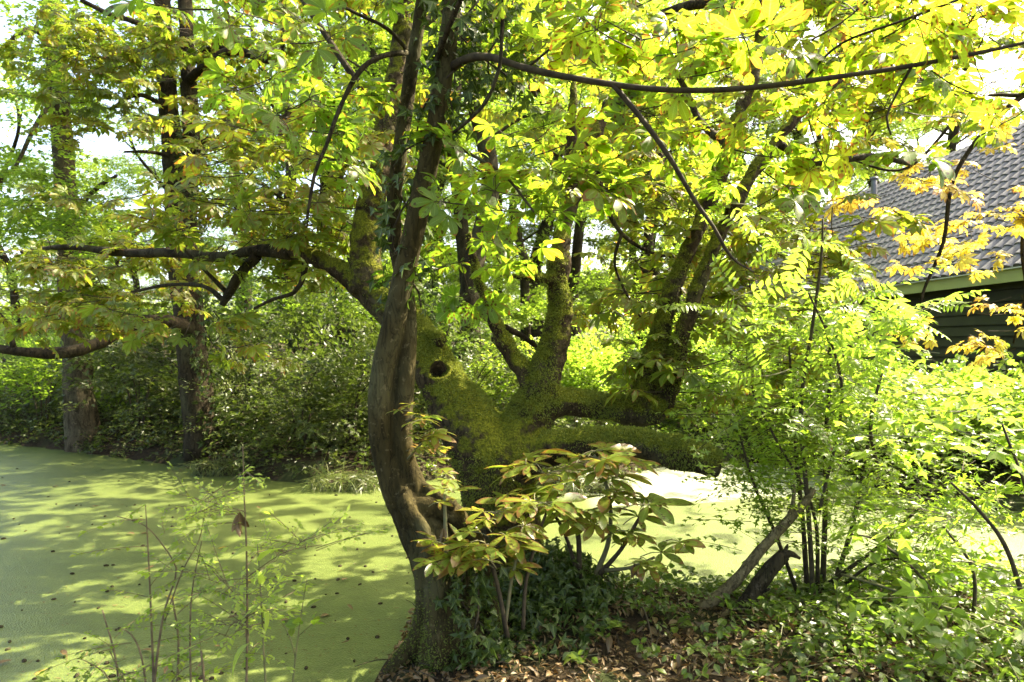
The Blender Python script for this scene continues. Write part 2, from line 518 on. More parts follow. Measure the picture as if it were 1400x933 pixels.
M_IVYB = leaf_mat("bank_leaf", G((0, (.026, .05, .010)), (.6, (.045, .078, .014)), (1, (.085, .11, .02))), tfac=.4, rough=.35)
M_TWIG = plain("twig_bark", (.022, .016, .008), (.055, .042, .02), 30, .85)
M_WEED = plain("weed_stem", (.07, .05, .028), (.15, .115, .06), 30, .8)
M_GTWIG = plain("green_stem", (.08, .09, .035), (.13, .11, .05), 30, .7)
M_BARK = bark_mat("smooth_bark", (.011, .009, .003), (.058, .046, .016), 9.0, (1, 1, .3), .45, moss=.36, cracks=.75)
M_MOSSY = bark_mat("mossy_bark", (.017, .012, .006), (.065, .046, .022), 12.0, (1, 1, .5), .8, moss=.72, upbias=.3)
M_DBARK = bark_mat("dark_bark", (.010, .0085, .005), (.05, .038, .02), 8.0, (1, 1, .25), .7, moss=.2)
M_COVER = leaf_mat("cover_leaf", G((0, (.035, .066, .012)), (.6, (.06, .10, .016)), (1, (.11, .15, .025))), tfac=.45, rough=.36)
M_DRY = bark_mat("dry_bark", (.06, .045, .022), (.19, .15, .075), 14.0, (1, 1, .5), .6)
M_LBARK = bark_mat("grey_bark", (.022, .018, .010), (.10, .08, .045), 8.0, (1, 1, .25), .6, moss=.2)
M_MOSS = leaf_mat("moss_fibre", G((0, (.06, .072, .007)), (.6, (.10, .115, .010)), (1, (.15, .16, .015))), tfac=.35, trans=(1.6, 1.6, 1.0), tint=(1.1, 1, 1), rough=.7, spec=.1)
M_MOSSD = leaf_mat("moss_fibre_dark", G((0, (.03, .04, .005)), (1, (.075, .09, .009))), tfac=.3, trans=(1.6, 1.6, 1.0), rough=.7, spec=.1)
M_DEAD = leaf_mat("dead_leaf", G((0, (.04, .026, .012)), (.45, (.10, .062, .028)), (.8, (.16, .10, .045)), (1, (.26, .19, .10))), tfac=.15, trans=(1.2, .9, .6), rough=.55)
M_GRASS = leaf_mat("grass_blade", G((0, (.035, .055, .010)), (.6, (.06, .085, .016)), (1, (.14, .13, .05))), tfac=.35)
M_PALE = leaf_mat("pale_leaf", G((0, (.12, .19, .035)), (1, (.26, .32, .08))), tfac=.5, rough=.35)

def duckweed():
    m, nt, out = nodes_of("duckweed")
    geo = N(nt, "ShaderNodeNewGeometry")
    v = N(nt, "ShaderNodeTexVoronoi", i_Scale=95.0); nt.links.new(geo.outputs["Position"], v.inputs["Vector"])
    n1 = N(nt, "ShaderNodeTexNoise", i_Scale=.9, i_Detail=5.0, i_Roughness=.6); nt.links.new(geo.outputs["Position"], n1.inputs["Vector"])
    n2 = N(nt, "ShaderNodeTexNoise", i_Scale=22.0, i_Detail=4.0); nt.links.new(geo.outputs["Position"], n2.inputs["Vector"])
    col = ramp(nt, [(.3, (.062, .082, .018)), (.7, (.092, .110, .026))], n1.outputs[0])
    col = mixc(nt, .35, col, ramp(nt, [(.0, (.11, .15, .028)), (1, (.055, .085, .014))], v.outputs["Distance"]))
    n3 = N(nt, "ShaderNodeTexNoise", i_Scale=160.0, i_Detail=2.0); nt.links.new(geo.outputs["Position"], n3.inputs["Vector"])
    mp = N(nt, "ShaderNodeMapping"); mp.inputs["Scale"].default_value = (1, 2.6, 1); mp.inputs["Rotation"].default_value = (0, 0, .3)
    nt.links.new(geo.outputs["Position"], mp.inputs[0])
    n4 = N(nt, "ShaderNodeTexNoise", i_Scale=2.6, i_Detail=6.0, i_Roughness=.68, i_Distortion=1.2); nt.links.new(mp.outputs[0], n4.inputs["Vector"])
    col = mixc(nt, 1.0, col, ramp(nt, [(.3, .8), (.7, 1.2)], n3.outputs[0]), 'MULTIPLY')
    col = mixc(nt, 1.0, col, ramp(nt, [(.35, .82), (.62, 1.12)], n4.outputs[0]), 'MULTIPLY')
    col = mixc(nt, ramp(nt, [(.66, 0.0), (.70, .75)], n2.outputs[0]), col, (.035, .045, .012))
    col = mixc(nt, math_(nt, 'MULTIPLY', ramp(nt, [(.36, 1.0), (.40, 0.0)], n2.outputs[0]), .35), col, (.16, .18, .05))
    # far right corner of the water: paler and less rough, with a wobbling edge
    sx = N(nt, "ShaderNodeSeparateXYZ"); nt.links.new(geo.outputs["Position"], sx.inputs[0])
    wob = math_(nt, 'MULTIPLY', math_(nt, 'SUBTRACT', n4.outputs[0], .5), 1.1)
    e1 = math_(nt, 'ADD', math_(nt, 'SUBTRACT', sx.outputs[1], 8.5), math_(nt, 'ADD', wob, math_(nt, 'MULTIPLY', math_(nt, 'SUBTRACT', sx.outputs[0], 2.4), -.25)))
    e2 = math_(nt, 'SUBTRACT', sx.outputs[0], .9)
    pale_area = math_(nt, 'MULTIPLY', ramp(nt, [(.0, 0.0), (.12, 1.0)], e1), ramp(nt, [(.0, 0.0), (.3, 1.0)], e2))
    col = mixc(nt, pale_area, col, (.33, .35, .24))
    pr = N(nt, "ShaderNodeBsdfPrincipled")
    nt.links.new(ramp(nt, [(0, .42), (1, .22)], pale_area), pr.inputs["Roughness"])
    pr.inputs["Specular IOR Level"].default_value = .45
    nt.links.new(col, pr.inputs["Base Color"])
    bp = N(nt, "ShaderNodeBump", i_Strength=.7, i_Distance=.006)
    nt.links.new(v.outputs["Distance"], bp.inputs["Height"]); nt.links.new(bp.outputs[0], pr.inputs["Normal"])
    nt.links.new(pr.outputs[0], out.inputs[0])
    return m
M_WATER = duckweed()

def soil():
    m, nt, out = nodes_of("woodland_soil")
    geo = N(nt, "ShaderNodeNewGeometry")
    n1 = N(nt, "ShaderNodeTexNoise", i_Scale=1.6, i_Detail=6.0, i_Roughness=.65); nt.links.new(geo.outputs["Position"], n1.inputs["Vector"])
    n2 = N(nt, "ShaderNodeTexNoise", i_Scale=34.0, i_Detail=6.0, i_Roughness=.7); nt.links.new(geo.outputs["Position"], n2.inputs["Vector"])
    col = ramp(nt, [(.3, (.012, .009, .005)), (.55, (.035, .025, .014)), (.75, (.08, .052, .028))], n2.outputs[0])
    col = mixc(nt, ramp(nt, [(.48, 0.0), (.62, .7)], n1.outputs[0]), col, (.035, .05, .015))
    pr = N(nt, "ShaderNodeBsdfPrincipled", i_Roughness=.95)
    pr.inputs["Specular IOR Level"].default_value = .08
    nt.links.new(col, pr.inputs["Base Color"])
    bp = N(nt, "ShaderNodeBump", i_Strength=.8, i_Distance=.03)
    nt.links.new(n2.outputs[0], bp.inputs["Height"]); nt.links.new(bp.outputs[0], pr.inputs["Normal"])
    nt.links.new(pr.outputs[0], out.inputs[0])
    return m
M_SOIL = soil()
M_BOARD = plain("dark_boards", (.020, .020, .014), (.034, .033, .022), 3.0, .6, .1)
M_FASCIA = plain("green_fascia", (.30, .32, .13), (.35, .37, .16), 2.0, .5)
M_GUTTER = plain("white_gutter", (.6, .6, .58), (.68, .68, .66), 2.0, .4)
M_TILE = plain("grey_pantile", (.07, .07, .074), (.13, .128, .132), 5.0, .6, .2)
M_LEAD = plain("grey_lead", (.12, .12, .125), (.16, .16, .165), 5.0, .5)

# ------------------------------------------------------------------ setting: ground and pond
POND = np.array([(-60, 15.5), (-16, 14.2), (-9.97, 13.3), (-7.9, 12.3), (-6.04, 11.3), (-5.0, 10.6), (-4.0, 10.06), (-2.75, 9.45), (-1.84, 9.55),
                 (-.85, 9.9), (0, 9.64), (.68, 9.2), (1.4, 9.7), (2.1, 10.6), (3.15, 11.3), (4.1, 11.1), (4.9, 10.2), (5.0, 8.95), (5.3, 8.2),
                 (6.2, 7.9), (9, 7.4), (20, 7.0), (20, 5.0), (9, 5.1), (4.1, 5.35), (3.0, 5.5), (1.98, 5.3), (1.4, 5.1), (.95, 5.1), (.65, 5.45),
                 (.1, 5.75), (-.45, 5.5), (-.72, 4.9), (-.78, 4.25), (-.82, 3.85), (-.86, 3.55), (-.95, 3.3), (-1.3, 3.15), (-2.2, 3.1), (-4, 3.0), (-16, 2.6), (-60, 2)])
def pond_dist(x, y):
    p = np.stack([x, y], -1)
    A_, B_ = POND, np.roll(POND, -1, 0)
    best = np.full(len(p), 1e9); inside = np.zeros(len(p), bool)
    for a, b in zip(A_, B_):
        ab = b - a; t = np.clip(((p - a) @ ab) / (ab @ ab), 0, 1)
        best = np.minimum(best, np.linalg.norm(p - a - t[:, None] * ab, axis=1))
        c = ((a[1] > p[:, 1]) != (b[1] > p[:, 1]))
        with np.errstate(divide='ignore', invalid='ignore'):
            xi = (b[0] - a[0]) * (p[:, 1] - a[1]) / (b[1] - a[1]) + a[0]
        inside ^= c & (p[:, 0] < xi)
    return np.where(inside, -best, best)

def height(x, y):
    x = np.asarray(x, float); y = np.asarray(y, float)
    d = pond_dist(x, y)
    q = np.stack([x * 1.1, y * 1.1, 0 * x], -1)
    n = vnoise(q) - .5 + .5 * (vnoise(q * 3.7 + 5) - .5)
    z = np.where(d > 0, .02 + .24 * (1 - np.exp(-np.maximum(d, 0) / .22)) + .35 * (1 - np.exp(-np.maximum(d - .4, 0) / 6)) + .09 * n * np.clip(d * 2, 0, 1), np.maximum(d * 1.2, -.5) - .03)
    z = z + .13 * np.exp(-(((x - .25) / .45) ** 2 + ((y - 4.5) / .45) ** 2)) * (d > 0)
    z = z + 1.2 * np.clip((y - 14) / 30, 0, 1) * (d > 0)
    return z
def hz(x, y):
    return float(height(np.array([x]), np.array([y]))[0])

g = np.linspace(-1, 1, 260)
gx = np.sinh(g * 4.6) / np.sinh(4.6) * 240
gy = np.sinh(g * 4.6) / np.sinh(4.6) * 240 + 5.5
X, Yg = np.meshgrid(gx, gy)
Zg = height(X.ravel(), Yg.ravel())
n_ = len(gx)
ii = np.arange(n_ - 1)[:, None] * n_ + np.arange(n_ - 1)[None]
quads = np.stack([ii, ii + 1, ii + n_ + 1, ii + n_], -1).reshape(-1, 4)
tag(Acc().add(np.stack([X.ravel(), Yg.ravel(), Zg], -1), [quads]).build("ground", M_SOIL), kind='structure')
wx, wy = np.linspace(-60, 22, 2), np.linspace(1.5, 16.5, 2)
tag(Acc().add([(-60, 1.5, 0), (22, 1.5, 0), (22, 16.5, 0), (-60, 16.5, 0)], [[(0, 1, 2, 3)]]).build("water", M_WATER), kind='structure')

# ------------------------------------------------------------------ scatter helpers
def ell(c, r, n, rr=rng):
    v = nrm(rr.normal(size=(n, 3))) * (rr.random(n) ** .45)[:, None]
    return np.asarray(c) + v * np.asarray(r)

def heads(n, out=None, spread=.8, droop=-.1, rr=rng):
    d = np.stack([rr.normal(0, 1, n), rr.normal(0, 1, n), rr.normal(droop, .25, n)], -1)
    if out is not None:
        d = d * spread + np.asarray(out)
    return nrm(d)

def scatter(acc, Ts, pos, d, up_j=.35, s=(.8, 1.2), rnd=None, up0=(0, 0, 1), off=0):
    n = len(pos)
    if n == 0: return
    up = np.asarray(up0) + rng.normal(0, up_j, (n, 3))
    sc = rng.uniform(*s, n)
    R = rots(d, up)
    k = rng.integers(0, len(Ts), n)
    if rnd is None: rnd = rng.random(n)
    for i, T in enumerate(Ts):
        q = k == i
        if q.any():
            acc.tmpl(inst(T, pos[q], R[q], sc[q], rnd[q]), off)

def clump(acc, Ts, c, r, n, per=9, flat=.3, s=(.8, 1.2), droop=-.12, shift=0.0, up_j=.3, home=None):
    """layered sprays gathered in flat tiers inside an ellipsoid, the way foliage hangs"""
    k = max(1, n // per)
    sub = ell(c, r, k)
    m = n // k + 1
    pos = np.repeat(sub, m, 0)
    sz = .42 * float(np.mean(r)) ** .5
    pos = pos + rng.normal(0, 1, pos.shape) * np.array([sz, sz, sz * flat])
    out = nrm((pos - (np.asarray(c) if home is None else np.asarray(home))) * np.array([1, 1, .3]))
    tone = np.clip(np.repeat(rng.random(k), m) * .7 + rng.random(len(pos)) * .3 + shift, 0, 1)
    scatter(acc, Ts, pos, heads(len(pos), out, .7, droop), up_j, s, tone)

def pclump(acc, Ts, b, per=7, **kw):
    """a clump given where it is seen: (px, py, Y, half width px, half height px, half depth m, n)"""
    px, py, Y, rx, ry, rz, n = b
    clump(acc, Ts, P(px, py, Y), (rx / FPX * Y, rz, ry / FPX * Y), n, per, **kw)

def bough(name, path, mat, parent, segs=8, step=.12, lump=.25, seed=0):
    pts, rad = pix(path)
    a = Acc(); add_tube(a, pts, rad, step, segs, lump, 0, seed)
    return a.build(name, mat, parent)

def remeshed(tubes, voxel, name, mat, parent, smooth=4, disp=None):
    """the tubes grown together into one continuous skin"""
    a = Acc()
    for pts, rad in tubes:
        add_tube(a, pts, rad, .06, 20)
    me = a.mesh(name + "_raw", [], True)
    o = bpy.data.objects.new("tmp_skin", me); COL.objects.link(o)
    md = o.modifiers.new("r", 'REMESH'); md.mode = 'VOXEL'; md.voxel_size = voxel
    ms = o.modifiers.new("s", 'SMOOTH'); ms.factor = .6; ms.iterations = smooth
    dg = bpy.context.evaluated_depsgraph_get()
    me2 = bpy.data.meshes.new_from_object(o.evaluated_get(dg))
    bpy.data.objects.remove(o); bpy.data.meshes.remove(me)
    n = len(me2.vertices)
    co = np.empty(n * 3, np.float32); no = np.empty(n * 3, np.float32)
    me2.vertices.foreach_get("co", co); me2.vertices.foreach_get("normal", no)
    co = co.reshape(-1, 3).astype(float); no = no.reshape(-1, 3).astype(float)
    if disp is not None:
        co = disp(co, no)
    w = np.array(parent['_w'])
    me2.vertices.foreach_set("co", (co - w).astype(np.float32).ravel())
    me2.polygons.foreach_set("use_smooth", np.ones(len(me2.polygons), bool))
    me2.name = name
    me2.materials.clear(); me2.materials.append(mat)
    me2.update()
    ob = bpy.data.objects.new(name, me2); COL.objects.link(ob); ob.parent = parent; ob['_w'] = list(parent['_w'])
    return ob

def surface_points(ob, n, keep=None):
    me = ob.data; me.calc_loop_triangles()
    t = np.empty(len(me.loop_triangles) * 3, np.int32); me.loop_triangles.foreach_get("vertices", t); t = t.reshape(-1, 3)
    co = np.empty(len(me.vertices) * 3, np.float32); me.vertices.foreach_get("co", co); co = co.reshape(-1, 3) + np.array(ob['_w'])
    a, b, c = co[t[:, 0]], co[t[:, 1]], co[t[:, 2]]
    nn = np.cross(b - a, c - a); ar = np.linalg.norm(nn, axis=1)
    w = ar * (keep((a + b + c) / 3, nrm(nn)) if keep else 1)
    k = rng.choice(len(t), n, p=w / w.sum())
    u, v = rng.random((2, n)); f = u + v > 1; u[f], v[f] = 1 - u[f], 1 - v[f]
    return a[k] + (b - a)[k] * u[:, None] + (c - a)[k] * v[:, None], nrm(nn[k])

def moss_fuzz(ob, n, L, parent, keep, mat, down=.35):
    p, nn = surface_points(ob, n, keep)
    d = nrm(nn + rng.normal(0, .55, p.shape) + np.array([0, 0, -down]))
    T = [(np.array([(0, -.0045, 0), (0, .0045, 0), (.6, .003, .1), (1, 0, -.1)]) * np.array([L, 1, L]), [np.array([(0, 1, 2), (0, 2, 3)])], np.array([(.5, 0, .5, .5), (.5, 0, .5, .5), (.5, .6, .5, .5), (.5, 1, .5, .5)]), 0)]
    tone = np.clip(vnoise(p * 6) * 1.2 - .1 + rng.normal(0, .08, n), 0, 1)
    a = Acc(); a.tmpl(inst(T, p - nn * .004, rots(d, nn + rng.normal(0, .4, p.shape)), rng.uniform(.5, 1.2, n), tone))
    return a.build("moss", mat, parent)

# ------------------------------------------------------------------ the leaning mossy chestnut
mt = thing("mossy_tree", "big leaning chestnut with thick moss-covered limbs and a knot hole over the pond", "tree", (0, 5.0, .2))
LEAN = [(690, 860, 5.0, 62), (690, 760, 5.0, 52), (684, 690, 5.0, 51), (672, 632, 5.0, 50), (640, 580, 5.05, 43), (600, 516, 5.2, 32), (566, 458, 5.4, 27), (530, 416, 5.6, 27), (500, 392, 5.7, 23), (484, 374, 5.75, 15)]
tubes = [pix(LEAN),
         pix([(488, 382, 5.7, 17), (440, 356, 5.9, 11.5), (402, 345, 6.1, 11), (360, 342, 6.3, 8)]),
         pix([(502, 402, 5.65, 24), (500, 330, 5.7, 21), (512, 250, 5.8, 18), (530, 170, 5.9, 16), (548, 60, 6.0, 13), (560, -60, 6.1, 10)]),
         pix([(682, 660, 5.0, 46), (706, 606, 5.0, 39), (728, 562, 5.0, 31), (739, 530, 5.0, 25), (753, 488, 5.02, 20), (766, 430, 5.05, 17), (764, 375, 5.1, 14.5), (772, 310, 5.15, 12), (792, 245, 5.2, 11), (815, 182, 5.25, 9.5), (842, 125, 5.3, 7.5), (880, 60, 5.4, 6)]),
         pix([(736, 545, 5.0, 20), (717, 512, 5.0, 12.5), (695, 480, 5.0, 10.5), (676, 440, 5.0, 9), (661, 402, 5.0, 7.5), (648, 360, 5.0, 6), (640, 320, 5.0, 5)]),
         pix([(782, 262, 5.2, 8), (781, 210, 5.15, 7.5), (783, 150, 5.1, 6.5), (784, 110, 5.1, 5)]),
         pix([(720, 578, 5.0, 30), (760, 552, 5.02, 20), (815, 554, 5.1, 18.5), (865, 564, 5.2, 20), (898, 560, 5.25, 19)]),
         pix([(870, 566, 5.2, 18), (884, 520, 5.22, 16), (898, 470, 5.25, 14), (916, 405, 5.3, 12.5), (942, 340, 5.35, 11), (968, 280, 5.4, 10.5), (1000, 190, 5.5, 10), (1030, 100, 5.6, 9), (1050, 0, 5.7, 8)]),
         pix([(898, 562, 5.25, 18), (918, 520, 5.2, 13), (934, 455, 5.15, 10), (957, 385, 5.1, 10), (984, 320, 5.05, 10), (1012, 265, 5.0, 10), (1060, 195, 5.0, 9), (1110, 140, 5.0, 6.5), (1170, 90, 5.0, 5)]),
         pix([(700, 634, 4.95, 36), (745, 615, 4.85, 23), (800, 606, 4.75, 20), (860, 606, 4.65, 21), (920, 617, 4.55, 22), (962, 629, 4.5, 20), (984, 636, 4.48, 19)]),
         pix([(570, 452, 5.35, 12), (596, 462, 5.2, 9), (606, 465, 5.15, 8)]),
         pix([(766, 385, 5.08, 11), (735, 380, 5.0, 6), (700, 378, 4.95, 4)]),
         pix([(690, 800, 5.0, 52), (640, 850, 4.8, 30), (610, 880, 4.7, 16)]), pix([(690, 800, 5.0, 52), (745, 850, 4.9, 30), (780, 880, 4.8, 16)])]
def mossy_disp(co, no):
    q = vnoise(co * 7) + .6 * vnoise(co * 16 + 3) + .35 * vnoise(co * 36 + 9) - .95
    co = co + no * (q * .028)[:, None]
    # knot hole
    axis = nrm(np.array([.25, -.8, .5]))
    d = co - (P(602, 503, 5.0))
    rad = np.linalg.norm(d - (d @ axis)[:, None] * axis, axis=1)
    near = (np.abs(d @ axis) < .35) & (no @ axis > .1)
    dep = np.clip(1 - (rad / .062) ** 2, 0, 1) ** .5
    lip = np.exp(-((rad - .075) / .02) ** 2) * .012
    co = co - axis * (dep * .13 * near)[:, None] + no * (lip * near)[:, None]
    return co
mtrunk = remeshed(tubes, .017, "trunk", M_MOSSY, mt, 5, mossy_disp)
def moss_keep(c, n):
    big = (c[:, 2] < 2.6)
    f = np.clip(.1 + .9 * n[:, 2] + 2.6 * (vnoise(c * 4.5) - .40), 0.004, 1.6)
    dk = np.linalg.norm(c - (P(602, 503, 5.0)), axis=1)
    return f * np.where(big, 1, .06) * (c[:, 1] < 5.9) * (dk > .09)
moss_fuzz(mtrunk, 95000, .022, mt, moss_keep, M_MOSS)
# boughs that reach left over the pond and the fine branches
for k, pth in enumerate([
    [(402, 346, 6.1, 11), (350, 343, 6.3, 8), (300, 352, 6.6, 7), (240, 346, 6.9, 7), (170, 346, 7.2, 6), (95, 338, 7.6, 4), (30, 345, 8, 2.5)],
    [(352, 350, 6.3, 8), (330, 372, 6.4, 7), (312, 404, 6.5, 6), (303, 418, 6.5, 4)],
    [(306, 412, 6.5, 4), (280, 392, 6.6, 3), (230, 390, 6.9, 2.5), (180, 400, 7.2, 2)],
    [(312, 402, 6.5, 3.5), (280, 370, 6.4, 2.5), (250, 340, 6.4, 2)],
    [(418, 352, 6.0, 5), (415, 378, 6.0, 4), (402, 400, 6.0, 3), (372, 410, 6.1, 2.5), (348, 422, 6.2, 2)],
    [(830, 140, 5.3, 6), (820, 190, 5.4, 4.5), (822, 260, 5.4, 4), (850, 320, 5.5, 3), (905, 350, 5.6, 2), (960, 345, 5.7, 1.5)],
    [(850, 320, 5.5, 2.5), (840, 360, 5.5, 2), (860, 410, 5.5, 1.5), (880, 440, 5.5, 1.2)],
    [(1000, 200, 5.5, 7), (960, 170, 5.6, 5), (930, 110, 5.8, 4), (880, 40, 6, 3)],
    [(1060, 195, 5.0, 6), (1120, 222, 5.2, 5), (1190, 214, 5.3, 5), (1245, 224, 5.4, 3.5)],
    [(905, 20, 5.6, 6), (960, 5, 5.4, 7), (1050, 5, 5.4, 7), (1120, -10, 5.4, 6)],
    [(690, 448, 5.0, 5), (715, 460, 5.1, 4), (735, 476, 5.2, 3)],
    [(530, 170, 5.9, 7), (480, 100, 6.0, 5), (440, 40, 6.2, 4), (400, -20, 6.5, 3)],
    [(548, 60, 6.0, 7), (620, 0, 6.2, 5), (700, -60, 6.4, 4)]]):
    bough("branch", pth, M_DBARK, mt, 7, .1, .25, k)
a = Acc()
for b in [(40, 400, 8.2, 90, 12, .5, 26), (90, 440, 8.0, 100, 10, .5, 22), (150, 372, 7.6, 110, 14, .5, 30), (190, 404, 7.3, 70, 10, .5, 14), (190, 322, 7.0, 60, 10, .5, 10),
          (310, 322, 6.6, 70, 14, .4, 20), (330, 376, 6.8, 50, 10, .4, 9), (380, 318, 6.2, 60, 16, .4, 18), (340, 270, 6.4, 80, 18, .5, 24), (270, 440, 6.7, 40, 14, .3, 9), (300, 478, 6.5, 25, 8, .2, 4),
          (60, 350, 8.0, 90, 14, .5, 20), (440, 300, 5.9, 50, 26, .4, 18), (400, 230, 6.2, 80, 30, .5, 26), (330, 200, 6.6, 70, 30, .5, 20), (450, 190, 6.0, 60, 30, .4, 18), (460, 400, 6.4, 40, 16, .3, 6)]:
    pclump(a, CH_LO_W, b, 6, flat=.22, s=(.75, 1.1), shift=.12)
for b in [(860, 250, 6.0, 70, 40, .5, 20), (930, 330, 6.0, 80, 30, .5, 24), (850, 380, 6.1, 60, 26, .4, 14), (890, 425, 5.9, 60, 22, .4, 16), (960, 470, 5.6, 60, 24, .4, 18), (1010, 420, 5.5, 60, 30, .4, 18), (1000, 545, 5.4, 40, 24, .3, 9),
          (1040, 490, 5.4, 50, 30, .4, 14), (745, 260, 6.5, 60, 40, .5, 14), (1000, 270, 6.3, 80, 40, .5, 22), (980, 130, 6.6, 90, 60, .6, 24), (1090, 40, 6.6, 100, 60, .6, 26), (1160, 190, 5.6, 60, 16, .4, 7), (1100, 270, 5.7, 40, 18, .4, 6),
          (720, 150, 6.6, 80, 60, .6, 18), (850, 90, 6.4, 90, 50, .6, 22), (1250, 60, 6.5, 120, 60, .7, 26), (1330, 110, 6.2, 100, 70, .6, 24), (1180, 130, 6.0, 80, 50, .6, 18), (800, 180, 6.8, 80, 50, .6, 18), (680, 60, 6.6, 80, 60, .6, 18), (1040, 330, 5.8, 60, 20, .4, 10), (1060, 380, 5.6, 60, 26, .4, 14)]:
    pclump(a, CH_LO_W, b, 6, flat=.25, s=(.75, 1.1), shift=-.02)
a.build("crown", [M_CHM, M_TWIG], mt, smooth=False)
# unseen upper crown above the frame, its clumps placed to shade the water
a = Acc()
for c, r, n in [((-1.6, 7.6, 6.6), (2.6, 1.6, .8), 90), ((1.6, 8.0, 7.0), (2.2, 1.5, .9), 90), ((.2, 9.8, 8.2), (3.0, 2.0, 1.0), 130), ((3.4, 10.2, 8.6), (2.0, 1.6, .8), 100), ((-2.6, 10.2, 8.0), (2.4, 1.8, .9), 80), ((2.2, 12.8, 9.6), (2.6, 1.8, 1.0), 90), ((-1.5, 13.4, 9.6), (2.6, 1.8, 1.0), 80)]:
    clump(a, CH_LO_W, c, r, n, 7, s=(.9, 1.3))
a.build("crown", [M_CHM, M_TWIG], mt, smooth=False)

# ------------------------------------------------------------------ the two entwined stems in front
ft = thing("entwined_tree", "slender young tree of two entwined smooth stems rising from one fluted base", "tree", (-.42, 3.9, .25))
S1 = [(618, 920, 3.9, 50), (612, 850, 3.9, 38), (603, 780, 3.9, 35), (580, 725, 3.9, 34), (553, 680, 3.88, 27), (526, 620, 3.84, 17.5), (520, 560, 3.82, 16.5), (525, 500, 3.81, 16), (539, 440, 3.8, 15.5), (551, 385, 3.79, 15), (564, 325, 3.78, 14.5), (579, 255, 3.76, 14), (593, 190, 3.74, 13.5), (604, 120, 3.72, 13.5), (612, 60, 3.7, 13), (620, 0, 3.68, 12.5), (634, -120, 3.6, 11.5), (640, -260, 3.5, 10)]
S2 = [(600, 800, 3.92, 28), (584, 725, 3.9, 26), (566, 670, 3.88, 19), (553, 622, 3.84, 14), (550, 568, 3.84, 13.5), (555, 512, 3.85, 12.5), (559, 455, 3.88, 11.5), (555, 400, 3.96, 11), (543, 345, 3.97, 10.5), (538, 285, 3.96, 10), (546, 215, 3.95, 10), (556, 140, 3.94, 9.5), (565, 80, 3.92, 9), (575, 20, 3.9, 8.5), (588, -90, 3.8, 7.5)]
tb = [pix(S1), pix(S2),
      pix([(556, 700, 3.84, 20), (592, 690, 3.84, 17), (626, 706, 3.86, 13), (652, 742, 3.9, 11), (668, 800, 3.95, 10), (676, 870, 3.98, 11), (680, 910, 4.0, 9)]),
      pix([(612, 820, 3.9, 26), (640, 850, 3.85, 17), (664, 885, 3.8, 12), (684, 910, 3.8, 7)]),
      pix([(600, 800, 3.82, 22), (600, 860, 3.78, 19), (604, 910, 3.72, 13)]),
      pix([(590, 800, 3.9, 18), (580, 855, 3.9, 16), (556, 895, 3.9, 13), (530, 922, 3.88, 8)]),
      pix([(550, 655, 3.84, 10), (555, 690, 3.78, 12), (585, 740, 3.74, 12), (600, 790, 3.76, 12), (596, 840, 3.76, 12)]),
      pix([(536, 640, 3.84, 8), (546, 700, 3.82, 9), (570, 770, 3.80, 9), (578, 850, 3.82, 9)]),
      pix([(545, 590, 3.9, 5), (552, 625, 3.9, 5), (570, 655, 3.86, 6), (600, 680, 3.82, 7), (622, 690, 3.8, 7)])]
def front_disp(co, no):
    q = vnoise(co * np.array([9, 9, 3])) + .5 * vnoise(co * np.array([26, 26, 7]) + 3) + .25 * vnoise(co * np.array([60, 60, 18]) + 9) - .85
    amp = np.where(co[:, 2] < 1.1, .02, .008)
    return co + no * (q * amp)[:, None]
ftrunk = remeshed(tb, .0075, "trunk", M_BARK, ft, 2, front_disp)
def keepf(c, n):
    low = np.clip((.75 - c[:, 2]) / .4, 0, 1)
    return low * np.clip(.3 + vnoise(c * 6) * 1.6 - .5 + .5 * (c[:, 0] < -.5), .01, 1)
moss_fuzz(ftrunk, 7000, .016, ft, keepf, M_MOSSD)
